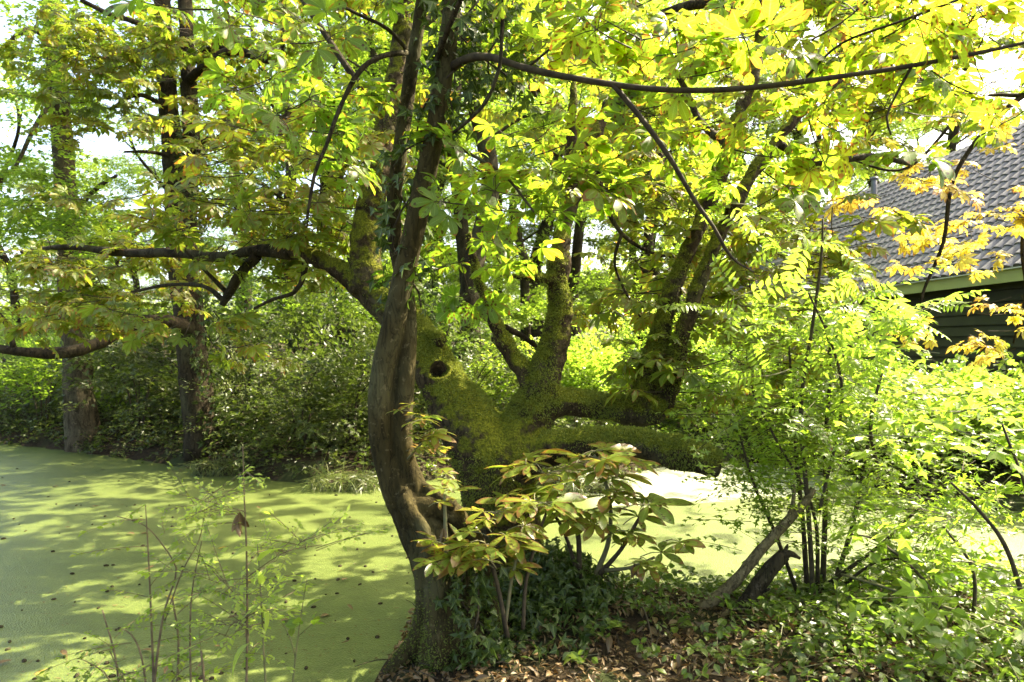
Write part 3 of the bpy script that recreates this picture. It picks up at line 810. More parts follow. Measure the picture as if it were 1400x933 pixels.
for k, pth in enumerate([
    [(618, 92, 3.7, 7), (640, 80, 3.6, 6), (672, 79, 3.5, 5.5), (720, 94, 3.4, 5), (800, 110, 3.3, 4.6), (880, 121, 3.2, 4.4), (960, 124, 3.1, 4.2), (1050, 118, 3.0, 4), (1140, 106, 2.95, 3.8), (1230, 93, 2.9, 3.4), (1320, 76, 2.85, 3), (1410, 56, 2.8, 2.6), (1520, 20, 2.8, 2)],
    [(838, 116, 3.25, 4), (875, 160, 3.25, 3.8), (915, 215, 3.25, 3.4), (950, 275, 3.3, 3), (975, 310, 3.3, 2.6), (1000, 352, 3.35, 2), (1030, 372, 3.4, 1.4)],
    [(690, -40, 3.4, 3), (686, 50, 3.4, 2.8), (682, 95, 3.4, 2.8), (664, 140, 3.45, 2.8), (635, 170, 3.5, 2.6), (606, 192, 3.6, 2.6)],
    [(556, 72, 3.85, 4), (520, 78, 3.7, 4), (490, 100, 3.6, 3.6), (464, 150, 3.5, 3), (446, 200, 3.5, 2.6), (430, 240, 3.5, 2.4), (420, 300, 3.5, 2)],
    [(556, 68, 3.85, 3), (530, 40, 3.7, 2.6), (490, 20, 3.6, 2.2), (440, -5, 3.5, 2)],
    [(1245, 93, 2.9, 2.2), (1225, 130, 2.9, 1.8), (1212, 160, 2.9, 1.5), (1218, 185, 2.9, 1.2)],
    [(1100, 108, 3.0, 2), (1150, 60, 2.95, 1.8), (1230, 30, 2.9, 1.8), (1310, 0, 2.8, 2)],
    [(720, 94, 3.4, 2), (760, 60, 3.3, 1.6), (800, 20, 3.2, 1.4), (840, -20, 3.1, 1.2)],
    [(606, 190, 3.7, 3), (650, 215, 3.6, 2.4), (690, 240, 3.5, 2), (730, 290, 3.4, 1.6)],
    [(590, 100, 3.72, 4), (640, -20, 3.4, 4), (720, -120, 3.1, 3.4), (860, -200, 2.9, 3)],
    [(600, 0, 3.7, 5), (500, -100, 3.5, 4), (400, -160, 3.3, 3)]]):
    bough("branch", pth, M_TWIG if k in (0, 1) else M_DBARK, ft, 6, .06, .2, k + 50)
a = Acc()
for b in [(770, 50, 3.7, 60, 40, .25, 8), (850, 30, 3.6, 90, 40, .3, 11), (950, 110, 3.5, 80, 50, .3, 10), (1080, 140, 3.5, 90, 60, .3, 11), (1230, 70, 3.4, 110, 60, .3, 12), (1340, 160, 3.4, 80, 80, .3, 9),
          (880, 200, 3.7, 60, 30, .25, 4), (990, 190, 3.8, 60, 40, .25, 5), (1000, 20, 3.5, 80, 40, .3, 9), (1120, 30, 3.5, 80, 40, .3, 9), (1350, 40, 3.4, 80, 50, .3, 8)]:
    pclump(a, CH_HI_W, b, 3, flat=.4, s=(.5, .9), up_j=.6, shift=.05)
for b in [(700, 280, 4.0, 60, 34, .2, 11), (755, 325, 3.9, 50, 20, .2, 6), (650, 330, 4.2, 30, 16, .2, 3), (410, 60, 3.9, 80, 60, .3, 11), (365, 170, 3.9, 60, 60, .3, 8), (440, 220, 4.4, 36, 40, .2, 4), (470, 60, 4.4, 50, 60, .2, 6), (690, 200, 4.4, 50, 40, .2, 5)]:
    pclump(a, CH_HI_W, b, 3, flat=.5, s=(.55, .95), up_j=.5, shift=-.2)
a.build("crown", [M_CH, M_TWIG], ft, smooth=True)
a = Acc()
for c, r, n in [((-.6, 3.2, 4.9), (1.6, 1.2, .5), 26), ((-2.2, 4.4, 5.2), (1.4, 1.2, .5), 20), ((.2, 4.8, 5.4), (1.6, 1.0, .5), 22), ((1.0, 4.9, 6.4), (1.3, 1.0, .4), 36)]:  # unseen crown overhead; the highest clump is added to shade the left-hand leaves
    clump(a, CH_HI_W, c, r, n, 5, s=(.9, 1.2))
a.build("crown", [M_CH, M_TWIG], ft, smooth=True)
# climbing ivy on the entwined tree
def ivy_on(pts_px, n, name, label, group=None, spread=.06, s=(.7, 1.3), hang=0.0):
    b = P(*pts_px[-1][:3])
    base = P(*pts_px[0][:3])
    t = thing(name, label, "ivy", base, group)
    pts, rad = pix(pts_px)
    p, r = resample(pts, rad, .03)
    k = rng.integers(0, len(p), n)
    ang = rng.uniform(0, 2 * np.pi, n)
    o = np.stack([np.cos(ang), np.sin(ang), 0 * ang], -1)
    pos = p[k] + o * (r[k][:, None] + np.abs(rng.normal(0, spread, (n, 1)))) + np.array([0, 0, -1]) * rng.exponential(hang + 1e-6, (n, 1))
    d = nrm(o * .6 + rng.normal(0, .3, (n, 3)) + np.array([0, 0, -.9]))
    a = Acc(); scatter(a, IVY, pos, d, .35, s, up0=(0, -.2, .3))
    # leaves face away from the stem
    f = a.build("foliage", [M_IVY], t, smooth=False)
    a = Acc()
    for q in range(2):
        w = p + np.stack([np.cos(np.arange(len(p)) * .25 + q * 3), np.sin(np.arange(len(p)) * .25 + q * 3), 0 * p[:, 0]], -1) * (r[:, None] * .98)
        V, F, A = sweep(w[::3], np.full(len(w[::3]), .006), 5)
        a.add(V, F, A)
    a.build("stem", M_TWIG, t)
    return t
ivy_on([(560, 420, 3.86, 16), (556, 330, 3.9, 20), (560, 230, 3.88, 22), (590, 180, 3.8, 24), (612, 100, 3.75, 22), (640, 30, 3.72, 20), (640, -60, 3.7, 20)], 420, "climbing_ivy", "dark glossy ivy climbing high up the entwined stems", spread=.05)
ivy_on([(672, 895, 3.72, 16), (650, 850, 3.72, 18), (640, 800, 3.74, 14), (652, 750, 3.76, 10)], 230, "climbing_ivy", "ivy creeping over the shaded side of the entwined trees' foot", spread=.04, s=(.7, 1.2))
ivy_on([(690, 120, 3.85, 14), (670, 70, 3.85, 30), (650, 20, 3.8, 36), (640, -40, 3.75, 30)], 330, "climbing_ivy", "bushy dark ivy clump hanging beside the top of the entwined stems", spread=.1, hang=.08)

# ------------------------------------------------------------------ trees across the pond
def placed_tree(name, label, paths, matb, blobs, Ts, mat, base, extra=(), group=None, segs=14, per=8, lump=.22):
    t = thing(name, label, "tree", base, group)
    a = Acc(); pts, rad = pix(paths[0]); add_tube(a, pts, rad, .25, segs, lump)
    a.build("trunk", matb, t)
    for k, p in enumerate(paths[1:]):
        bough("branch", p, matb, t, 8, .15, .25, k)
    a = Acc()
    for b in blobs:
        pclump(a, Ts, b, per, flat=.25)
    for c, r, n in extra:
        clump(a, Ts, c, r, n, per, flat=.3)
    if a.n: a.build("crown", [mat, M_TWIG], t, smooth=False)
    return t
yA = 12.6
placed_tree("chestnut_tree", "straight pale trunk at the water's edge, farther from the mossy tree", [
    [(118, 622, yA, 26), (113, 590, yA, 21), (107, 520, yA, 18), (101, 430, yA, 16.5), (95, 330, yA, 15), (89, 240, yA, 14.5), (82, 150, yA, 13.5), (76, 70, yA, 12.5), (70, 0, yA, 12), (60, -140, yA, 10), (55, -300, yA, 7)],
    [(75, 60, yA, 5), (40, 40, 11.6, 4), (0, 70, 11.4, 3), (-40, 90, 11, 2)],
    [(80, 130, yA, 4), (50, 170, 11.6, 3), (20, 230, 11.4, 2.5), (-10, 250, 11.2, 2)],
    [(92, 300, yA, 4), (130, 260, 11.6, 3), (160, 240, 11.4, 2)]], M_LBARK,
    [(20, 40, 11.5, 80, 50, 1, 60), (100, 20, 11.5, 80, 40, 1, 50), (30, 200, 11.3, 50, 50, .8, 34), (60, 110, 11.4, 70, 40, .8, 34), (20, 310, 11.3, 60, 30, .8, 34), (130, 270, 11.4, 70, 26, .8, 26), (150, 330, 11.2, 80, 26, .8, 28), (170, 120, 11.3, 60, 40, .8, 26), (40, 270, 11.3, 60, 30, .8, 24), (90, 320, 11.2, 60, 30, .8, 24)],
    SIMPLE, M_BG, P(112, 600, yA), [((-8, 12, 9.5), (3, 2.5, 2.2), 90)])
yB = 11.0
tB = placed_tree("chestnut_tree", "dark forked trunk with an ivy-clad side and a long low arching bough", [
    [(278, 625, yB, 27), (272, 575, yB, 22), (265, 500, yB, 20), (257, 420, yB, 20), (250, 350, yB, 20), (246, 310, yB, 18), (240, 240, yB, 15), (233, 170, yB, 13), (226, 80, yB, 12), (222, 0, yB, 11), (216, -140, yB, 8), (210, -260, yB, 6)],
    [(252, 340, yB, 16), (258, 280, yB, 12), (262, 210, yB, 11.5), (259, 130, yB, 11), (255, 40, yB, 10), (250, -80, yB, 8), (250, -200, yB, 5)],
    [(262, 450, yB, 12), (236, 441, 10.4, 9), (205, 439, 10.2, 8), (172, 449, 10, 8), (138, 468, 9.8, 8), (100, 481, 9.6, 8), (60, 483, 9.5, 7.5), (20, 480, 9.4, 6), (-40, 470, 9.3, 5)],
    [(20, 480, 9.4, 4), (10, 445, 9.4, 3.4), (-10, 420, 9.4, 3)],
    [(258, 112, yB, 7), (280, 92, 10.4, 6.5), (305, 74, 10.3, 6), (328, 70, 10.2, 6), (352, 80, 10.1, 5), (385, 88, 10, 3)],
    [(268, 85, 10.5, 4), (290, 65, 10.4, 4), (318, 66, 10.3, 4)],
    [(262, 205, yB, 4), (290, 188, 10.4, 3.4), (320, 196, 10.2, 3), (345, 225, 10, 2)],
    [(228, 100, yB, 5), (200, 40, 10.4, 4), (150, 20, 10.2, 3.4), (110, 0, 10, 3)],
    [(236, 215, yB, 3), (205, 208, 10.4, 2.4), (170, 208, 10.2, 1.6)],
    [(232, 150, yB, 4), (190, 130, 10.3, 3), (150, 150, 10, 2)]], M_DBARK,
    [(160, 60, 10, 70, 40, .8, 40), (230, 40, 10, 80, 40, .8, 44), (310, 40, 9.8, 80, 40, .8, 44), (330, 130, 9.8, 60, 30, .8, 28), (160, 130, 10, 40, 26, .8, 12), (315, 235, 9.8, 36, 26, .7, 12), (170, 200, 10, 40, 26, .7, 10), (330, 210, 9.6, 50, 30, .7, 18), (170, 290, 10, 40, 14, .7, 7), (120, 90, 9.8, 50, 40, .8, 20), (130, 160, 9.8, 60, 16, .6, 10)],
    CH_LO_W, M_CHM, P(270, 600, yB), [((-5, 10, 8.4), (2.6, 2.0, 1.6), 50)])
ivy_on([(290, 600, yB, 12), (284, 520, yB - .1, 11), (274, 430, yB - .1, 10), (264, 350, yB - .1, 10), (262, 250, yB - .1, 8), (258, 180, yB - .1, 7)], 700, "climbing_ivy", "dark ivy covering the side of the forked trunk across the pond", spread=.06, s=(1.0, 1.9))

def bg_proto(seed, h, r, mat, Ts, nb, per, crown0=.3, w=2.6, s=(.9, 1.4)):
    """a woodland tree built at the origin: base, trunk, limbs, crown"""
    rr = np.random.default_rng(seed)
    t = thing("woodland_tree", "x", "tree", (0, 0, 0))
    pts = np.array([(rr.normal(0, .12) * k, rr.normal(0, .12) * k, h * k / 6) for k in range(7)])
    rad = r * np.array([1.5, 1.0, .9, .78, .6, .4, .12])
    a = Acc(); p = add_tube(a, pts, rad, .5, 10, .2); a.build("trunk", M_DBARK, t)
    a = Acc()
    for k in range(nb):
        z = h * (crown0 + (1 - crown0) * (k + .5) / nb)
        i = min(len(p) - 1, int(np.argmin(np.abs(p[:, 2] - z))))
        an = k * 2.4 + rr.normal(0, .3)
        L = w * (.55 + .6 * math.sin(math.pi * (k + .7) / (nb + .6))) * rr.uniform(.8, 1.15)
        e = p[i] + np.array([math.cos(an) * L, math.sin(an) * L, rr.uniform(-.1, .5) * L])
        m = (p[i] + e) / 2 + np.array([0, 0, .12 * L])
        bb = Acc(); add_tube(bb, [p[i], m, e], np.array([.22, .15, .05]) * r, .4, 6, .15); bb.build("branch", M_DBARK, t)
        clump(a, Ts, e, (L * .5, L * .5, .5), per, 8, flat=.3, s=s, home=p[i])
        clump(a, Ts, m, (L * .4, L * .4, .4), per // 2, 8, flat=.3, s=s, home=p[i])
    a.build("crown", [mat, M_TWIG], t, smooth=False)
    return t
def copy_tree(t, loc, rz, sc, label, group=None, cat=None):
    c = t.copy(); COL.objects.link(c)
    for ch in t.children:
        d = ch.copy(); COL.objects.link(d); d.parent = c
    c.location = [float(v) for v in loc]; c.rotation_euler = (0, 0, rz); c.scale = (sc, sc, sc)
    tag(c, label, cat, group)
    return c
protos = [bg_proto(1, 14, .22, M_BG, SIMPLE, 14, 34, .24, 2.7), bg_proto(2, 17, .26, M_BG, SIMPLE, 14, 36, .38, 2.9), bg_proto(3, 11, .15, M_BRIGHT, SIMPLE, 13, 34, .12, 2.3), bg_proto(4, 15, .24, M_FAR, SIMPLE, 15, 38, .15, 3.2, (1.2, 1.9))]
used = [False] * 4
BG = [  # px, Y, prototype, scale, label
    (646, 16, 1, .95, "tall dark woodland trunk seen between the entwined stems and the fork of the mossy tree"),
    (632, 19, 0, 1.0, "thin woodland trunk standing just behind the tall dark one beyond the mossy fork"),
    (400, 17, 0, .8, "leafy woodland tree behind the dark shrubs, nearest to the ivy-clad forked trunk"),
    (520, 21, 1, .9, "woodland tree with pale green crown behind the upper bough of the mossy tree"),
    (720, 23, 2, 1.1, "light green young tree filling the gap below the mossy tree's fork"),
    (925, 21, 2, 1.15, "bright young tree straight behind the slanting pair of mossy limbs"),
    (958, 35, 2, 1.3, "bright young tree between the slanting mossy limbs and the barn roof"),
    (900, 30, 1, .95, "taller woodland tree rising above the bright young trees behind the mossy limbs"),
    (790, 27, 1, .9, "taller woodland tree behind the upright mossy limb"),
    (1040, 41, 1, .9, "taller woodland tree rising just clear of the barn's far gable"),
    (570, 28, 2, 1.2, "bright young tree behind the entwined stems"),
    (1010, 42, 3, 1.1, "pale hazy tree beside the far end of the barn roof"),
    (1100, 46, 3, 1.3, "pale hazy tree rising behind the barn's ridge"),
    (330, 24, 2, .9, "low light green tree between the ivy-clad trunk and the dark shrubs"),
    (190, 26, 2, .9, "low light green tree in the gap between the two waterside trunks"),
    (20, 24, 2, .95, "bright low tree past the pale straight trunk, at the end of the pond"),
    (455, 30, 1, 1.0, "far tall tree half hidden by the mossy tree's left bough"),
    (590, 34, 3, 1.0, "far pale tree in line with the knot hole"),
    (680, 40, 3, 1.1, "far pale tree in line with the fork of the mossy trunk"),
    (770, 36, 3, 1.0, "far pale tree in line with the mossy upright limb"),
    (870, 42, 3, 1.1, "far pale tree framed by the two mossy limbs"),
    (250, 38, 3, .8, "far pale tree straight behind the ivy-clad forked trunk"),
    (100, 40, 3, .7, "far pale tree straight behind the pale waterside trunk"),
    (1085, 40, 1, 1.45, "tall woodland tree behind the barn, its crown over the roof's far end"),
    (1190, 43, 1, 1.5, "tall woodland tree behind the barn, its crown over the middle of the roof"),
    (1310, 47, 1, 1.6, "tall woodland tree behind the barn, its crown over the near half of the roof"),
    (480, 29, 1, 1.25, "tall woodland tree whose high crown shows left of the entwined stems"),
    (600, 33, 1, 1.35, "tall woodland tree whose high crown shows behind the tops of the entwined stems"),
    (740, 34, 1, 1.35, "tall woodland tree whose high crown shows over the upright mossy limb"),
    (880, 40, 1, 1.5, "tall woodland tree whose high crown shows over the slanting mossy limbs"),
    (330, 36, 1, 1.15, "tall woodland tree whose crown fills the gap beside the ivy-clad trunk"),
    (60, 30, 3, .5, "pale hazy tree beyond the end of the pond, beside the straight trunk"),
    (150, 33, 3, .5, "pale hazy tree midway between the two waterside trunks"),
    (1240, 50, 3, 1.1, "far pale tree above the middle of the barn roof"),
]
for k, (px, Y, pi_, sc, lab) in enumerate(BG):
    x = (px - 700) / FPX * Y
    loc = (x, Y, hz(x, Y) - .1)
    if not used[pi_]:
        used[pi_] = True
        o = protos[pi_]; o.location = loc; o.rotation_euler = (0, 0, k * 1.3); o.scale = (sc,) * 3; tag(o, lab, None, "woodland trees beyond the pond")
    else:
        copy_tree(protos[pi_], loc, k * 1.3, sc, lab, "woodland trees beyond the pond")

# the far wood that closes the view
a = Acc()
for k in range(70):
    an = math.radians(rng.uniform(-52, 40)); R_ = rng.uniform(52, 75)
    top = rng.uniform(3, 7) if an < -.32 else rng.uniform(9, 16)
    clump(a, SIMPLE, (R_ * math.sin(an), R_ * math.cos(an), top * .5), (4, 3, top * .5), 90, 10, flat=.5, s=(2.6, 4.0))
tag(a.build("distant_wood", [M_FAR, M_TWIG], smooth=False), "pale green wood closing the view far beyond the pond", "wood", kind='stuff')

# ------------------------------------------------------------------ shrubs
def shrub(label, x, Y, h, r, ns, n, Ts, mat, s=(.8, 1.2), name="shrub", group=None, per=7, twigm=None, flat=.35, low=.15, cat="shrub"):
    z0 = hz(x, Y)
    t = thing(name, label, cat, (x, Y, z0 - .05), group)
    a = Acc()
    for k in range(ns):
        an = 2 * math.pi * k / ns + rng.normal(0, .4); L = r * rng.uniform(.5, .95)
        e = np.array([x + math.cos(an) * L, Y + math.sin(an) * L, z0 + h * rng.uniform(.7, 1.0)])
        b0 = np.array([x + math.cos(an) * .06, Y + math.sin(an) * .06, z0 - .06])
        m = (b0 + e) / 2 + np.array([0, 0, .15 * h]) - np.array([math.cos(an), math.sin(an), 0]) * L * .2
        bb = Acc(); add_tube(bb, [b0, m, e], np.array([.022, .015, .005]) * (h / 1.6) ** .7, .15, 5, .1); bb.build("stem", twigm or M_TWIG, t)
        clump(a, Ts, e * .55 + m * .45, (r * .45, r * .45, h * .32), n // ns, per, flat=flat, s=s, home=b0)
    clump(a, Ts, (x, Y, z0 + h * (.5 + low * .3)), (r, r, h * (.5 - low * .3)), n // 3, per, flat=flat, s=s)
    V = a.V
    a.build("foliage", [mat, M_TWIG], t, smooth=False)
    return t
gB = "dark shrubs along the far bank"
for px, Y, h, r, lab in [
    (340, 11.6, 1.5, .9, "dark fine-leaved shrub on the far bank next to the ivy-clad trunk"),
    (410, 11.0, 1.2, .9, "dark dense shrub on the far bank, second from the ivy-clad trunk"),
    (480, 10.9, 1.6, .9, "dark dense shrub behind the grass tussock at the water's edge"),
    (560, 11.4, 1.2, .8, "dark shrub in deep shade behind the entwined stems"),
    (640, 12.0, 1.6, .9, "shady shrub seen under the leaning mossy trunk"),
    (190, 12.8, 1.6, .8, "shrub on the far bank between the two waterside trunks"),
    (225, 14.5, 2.6, 1.1, "taller shrub between the two waterside trunks, set back from the water"),
    (150, 15.5, 1.7, 1.2, "broad dark shrub right behind the pale straight trunk"),
    (420, 13.2, 2.1, 1.1, "dark shrub of the second row, behind the middle of the bank thicket"),
    (520, 13.4, 1.7, 1.1, "dark shrub of the second row, beside the upper mossy bough"),
    (270, 13.2, 1.8, .9, "dark shrub directly behind the ivy-clad trunk's foot"),
    (600, 14.2, 2.2, 1.1, "dark shrub of the second row, behind the knot-holed trunk"),
    (330, 14.5, 2.8, 1.2, "tall shrub set back from the water behind the ivy-clad trunk")]:
    x = (px - 700) / FPX * Y
    q = (px // 10 + int(Y)) % 3
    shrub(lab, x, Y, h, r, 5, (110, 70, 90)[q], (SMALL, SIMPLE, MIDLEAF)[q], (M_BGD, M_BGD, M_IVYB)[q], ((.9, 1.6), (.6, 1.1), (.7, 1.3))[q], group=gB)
gS = "sunlit shrubs on the far side of the pond"
for px, Y, h, r, lab, mat in [
    (30, 15.5, 2.0, 1.3, "bright leafy shrub at the far end of the pond", M_BRIGHT),
    (60, 13.8, 1.4, .8, "low shrub with pale leaves beside the pale trunk's foot", M_BG),
    (720, 13.0, 1.5, 1.0, "light green shrub beneath the mossy tree's fork", M_BG),
    (800, 12.5, 1.4, .9, "light green shrub seen between the mossy limbs", M_BRIGHT),
    (880, 12.6, 1.7, 1.0, "sunny shrub above the bright water behind the sawn limb", M_BRIGHT),
    (960, 13.0, 2.0, 1.1, "sunny shrub behind the end of the sawn mossy limb", M_BRIGHT),
    (1040, 12.6, 2.1, 1.2, "sunny shrub between the sawn limb and the barn", M_BRIGHT),
    (430, 15.0, 3.0, 1.2, "tall light green shrub behind the dark bank shrubs", M_BG),
    (540, 16.0, 3.0, 1.3, "tall light green shrub behind the leaning mossy bough", M_BG)]:
    x = (px - 700) / FPX * Y
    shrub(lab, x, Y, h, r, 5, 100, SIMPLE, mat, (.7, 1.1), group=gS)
gH = "sunny hedge shrubs below the barn"
for x, Y, h, r, lab in [
    (5.9, 9.2, 1.0, .9, "overexposed leafy shrub on the bank straight below the barn wall"),
    (6.9, 8.8, 1.1, .9, "leafy sunlit shrub at the frame's edge below the barn wall"),
    (5.6, 11.2, 1.0, 1.0, "sunlit shrub under the barn gutter, second row from the water"),
    (6.9, 10.8, 1.0, 1.0, "sunlit shrub against the dark barn boards, second row from the water"),
    (5.3, 10.0, 1.1, .8, "low sunlit shrub at the corner where the pond narrows"),
    (8.0, 10.2, 1.0, .9, "sunlit shrub close against the barn wall near its visible end"),
    (4.6, 12.8, 1.3, 1.0, "sunlit shrub in front of the barn's far half")]:
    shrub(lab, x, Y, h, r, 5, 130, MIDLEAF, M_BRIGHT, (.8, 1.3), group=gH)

# ------------------------------------------------------------------ the barn
def box(a, x0, x1, y0, y1, z0, z1, mat=0):
    V = np.array([(x, y, z) for z in (z0, z1) for y in (y0, y1) for x in (x0, x1)], float)
    F = [(0, 2, 3, 1), (4, 5, 7, 6), (0, 1, 5, 4), (2, 6, 7, 3), (0, 4, 6, 2), (1, 3, 7, 5)]
    a.add(V, [F], None, mat)
barn = thing("barn", "dark weatherboarded barn with a grey tiled roof and green fascia", "barn", (9.6, 21, .4))
y0, y1, ze = 8.0, 34.0, 3.3
a = Acc()
zb = .3
while zb < ze - .02:      # lapped boards, each leaning out over the one below
    V = np.array([(9.6, y0, zb), (9.6, y1, zb), (9.63, y1, zb + .225), (9.63, y0, zb + .225), (9.58, y0, zb + .002), (9.58, y1, zb + .002)])
    a.add(V, [[(4, 3, 2, 5)]])
    a.add([(9.58, y0, zb), (9.58, y1, zb), (9.66, y1, zb), (9.66, y0, zb)], [[(0, 1, 2, 3)]])
    zb += .225
box(a, 9.66, 17.6, y0, y1, -.2, ze)
a.add([(9.7, y1 - .05, ze), (17.6, y1 - .05, ze), (13.65, y1 - .05, 7.3)], [[(0, 1, 2)]])
a.add([(9.7, y0 + .05, ze), (17.6, y0 + .05, ze), (13.65, y0 + .05, 7.3)], [[(0, 1, 2)]])
a.build("wall", M_BOARD, barn, smooth=False)
a = Acc(); box(a, 9.26, 9.30, y0 - .2, y1 + .2, ze - .2, ze + .06); box(a, 9.30, 9.6, y0 - .2, y1 + .2, ze - .15, ze - .13); a.build("fascia", M_FASCIA, barn, smooth=False)
a = Acc(); box(a, 9.17, 9.258, y0 - .2, y1 + .2, ze + .03, ze + .085); a.build("gutter", M_GUTTER, barn, smooth=False)
# pantile roof: rolls down the slope, stepped courses
nu, course, pitch = 17, .33, math.radians(45)
ys = np.arange(y0 - .2, y1 + .2, .05)
prof = .075 * np.abs(np.sin((ys - y0) / .30 * math.pi)) ** .8
Vr, Fr, off = [], [], 0
sl = 6.3; nc = int(sl / course)
a = Acc()
for side in (1, -1):
    for c in range(nc):
        s0, s1 = c * course, (c + 1) * course + .03
        rows = []
        for s_, lift in ((s0, .03), (s0 + .001, .05), (s1, .02)):
            x = 9.2 + s_ * math.cos(pitch); z = ze + .02 + s_ * math.sin(pitch)
            q = prof + lift
            if s_ == s0: q = prof * 0 + .02
            xx = x - q * math.sin(pitch); zz = z + q * math.cos(pitch)
            if side < 0: xx = 2 * 13.65 - xx
            rows.append(np.stack([xx, ys, zz], -1))
        V = np.concatenate(rows); m = len(ys)
        i = np.arange(m - 1)
        F = np.concatenate([np.stack([i + r * m, i + 1 + r * m, i + 1 + (r + 1) * m, i + (r + 1) * m], -1) for r in (0, 1)])
        if side > 0: F = F[:, ::-1]
        a.add(V, [F])
roof = a.build("roof", M_TILE, barn, smooth=False)
a = Acc()
add_tube(a, [(13.65, y0 - .2, 7.72), (13.65, y1 + .2, 7.72)], [.12, .12], .5, 10); a.build("ridge_capping", M_TILE, roof)
a = Acc(); add_tube(a, [(12.3, 23.2, 6.2), (12.3, 23.2, 7.5)], [.09, .09], .3, 10); add_tube(a, [(12.3, 23.2, 7.5), (12.3, 23.2, 7.56)], [.15, .13], .3, 10); a.build("vent_pipe", M_LEAD, roof)

# ------------------------------------------------------------------ near bank plants
def stalk_plant(name, label, cat, stems, leaves, mat_leaf, stem_mat, base, segs=5, group=None, lump=.1):
    """stems: pixel paths; leaves: list of (templates, positions, directions, sizes, up)"""
    t = thing(name, label, cat, base, group)
    for k, p in enumerate(stems):
        bough("stem", p, stem_mat, t, segs, .05, lump, k)
    a = Acc()
    for Ts, pos, d, s, uj in leaves:
        scatter(a, Ts, np.asarray(pos, float), np.asarray(d, float), uj, s)
    if a.n: a.build("foliage", [mat_leaf, stem_mat], t, smooth=True)
    return t
def along(paths, n, t0=.25, j=.03):
    pos, d = [], []
    for p in paths:
        pts, rad = pix(p); q, _ = resample(pts, rad, .02)
        k = rng.integers(int(len(q) * t0), len(q), n)
        pos.append(q[k] + rng.normal(0, j, (n, 3)))
        dd = rng.normal(0, 1, (n, 3)); dd[:, 2] = np.abs(dd[:, 2]) * .35
        d.append(nrm(dd))
    return np.concatenate(pos), np.concatenate(d)
def whorls(spots, per=1):
    """leaf positions given as (px, py, Y, heading deg, size)"""
    pos = np.array([P(a, b, c) for a, b, c, _, _ in spots])
    d = np.array([(math.cos(math.radians(h)), math.sin(math.radians(h)) * .8, .08) for _, _, _, h, _ in spots])
    return pos, d

# chestnut suckers at the foot of the trees
def sucker(label, stems, spots, base, mat=None):
    t = thing("chestnut_sapling", label, "sapling", base, "chestnut suckers round the tree foot")
    for k, p in enumerate(stems):
        bough("stem", p, M_GTWIG if k % 2 else M_TWIG, t, 6, .05, .1, k)
    a = Acc()
    spots = spots + [(px + rng.normal(0, 16), py + rng.normal(4, 12), Y + rng.normal(0, .06), h + rng.choice([-1, 1]) * 55, s * .8) for px, py, Y, h, s in spots]
    spots = spots + [(px + rng.normal(0, 14), py + rng.normal(2, 10), Y + rng.normal(0, .06), h + rng.normal(0, 80), s * .75) for px, py, Y, h, s in spots[::2]]
    for px, py, Y, h, s in spots:
        h = h + rng.normal(0, 12)
        d = np.array([[math.cos(math.radians(h)), math.sin(math.radians(h)) * .8, .05]])
        up = np.array([[rng.normal(0, .2), rng.normal(-.1, .25), 1]])
        a.tmpl(inst(CH_SP[rng.integers(0, 5)], P(px, py, Y)[None] - d * .12 * s, rots(d, up), np.array([s * 1.3]), rng.random(1)))
    a.build("foliage", [mat or M_CHS, M_GTWIG], t, smooth=True)
    return t
s1 = sucker("chestnut sapling with brown-edged scorched leaves against the tree foot", [
    [(694, 872, 3.75, 3.5), (680, 800, 3.7, 3), (664, 750, 3.65, 2.6), (640, 748, 3.6, 2)], [(690, 860, 3.75, 3), (700, 790, 3.75, 2.6), (712, 740, 3.78, 2)], [(715, 860, 3.8, 3), (720, 790, 3.85, 2.6), (740, 720, 3.9, 2), (752, 690, 3.95, 1.6)], [(612, 770, 3.62, 3), (609, 720, 3.62, 2.8), (608, 676, 3.62, 2.2)]],
    [(640, 752, 3.55, 190, .75), (650, 745, 3.6, 250, .7), (690, 742, 3.7, 10, .8), (700, 750, 3.7, 300, .75), (655, 770, 3.5, 215, .7), (740, 700, 3.9, 150, .8), (745, 692, 3.9, 20, .8), (720, 735, 3.8, 70, .7), (625, 765, 3.5, 200, .6), (612, 672, 3.6, 150, .45), (616, 674, 3.6, 10, .5), (600, 740, 3.6, 240, .5), (670, 705, 3.8, 170, .7), (690, 700, 3.8, 30, .7)], P(700, 870, 3.75))
s2 = sucker("chestnut sapling with bright palmate leaves in front of the sawn limb", [
    [(792, 790, 4.3, 4), (790, 730, 4.25, 3.4), (776, 700, 4.2, 3), (752, 672, 4.15, 2.2)], [(815, 785, 4.3, 4), (832, 740, 4.3, 3.4), (834, 690, 4.3, 3), (822, 640, 4.3, 2.4), (812, 622, 4.3, 2)], [(820, 785, 4.25, 4), (850, 750, 4.2, 3.2), (872, 712, 4.15, 2.6), (886, 694, 4.1, 2)], [(828, 780, 4.2, 3), (862, 776, 4.1, 2.4), (895, 762, 4.05, 2)], [(792, 790, 4.3, 3), (768, 720, 4.25, 2.4), (742, 690, 4.25, 2)]],
    [(725, 648, 4.3, 175, .9), (735, 640, 4.3, 120, .8), (760, 650, 4.25, 30, .9), (765, 668, 4.1, 230, .8), (800, 628, 4.3, 165, .85), (815, 622, 4.3, 20, 1.0), (822, 630, 4.25, 300, .8), (875, 696, 4.1, 350, 1.0), (880, 690, 4.15, 60, .9), (845, 700, 4.2, 200, .8), (830, 680, 4.2, 250, .8), (895, 760, 4.0, 350, .75), (880, 768, 4.0, 290, .7), (780, 700, 4.1, 240, .8), (760, 690, 4.2, 160, .8), (850, 730, 4.15, 320, .7), (820, 720, 4.1, 220, .7), (840, 655, 4.35, 10, .9), (700, 690, 4.2, 190, .7)], P(810, 790, 4.3))
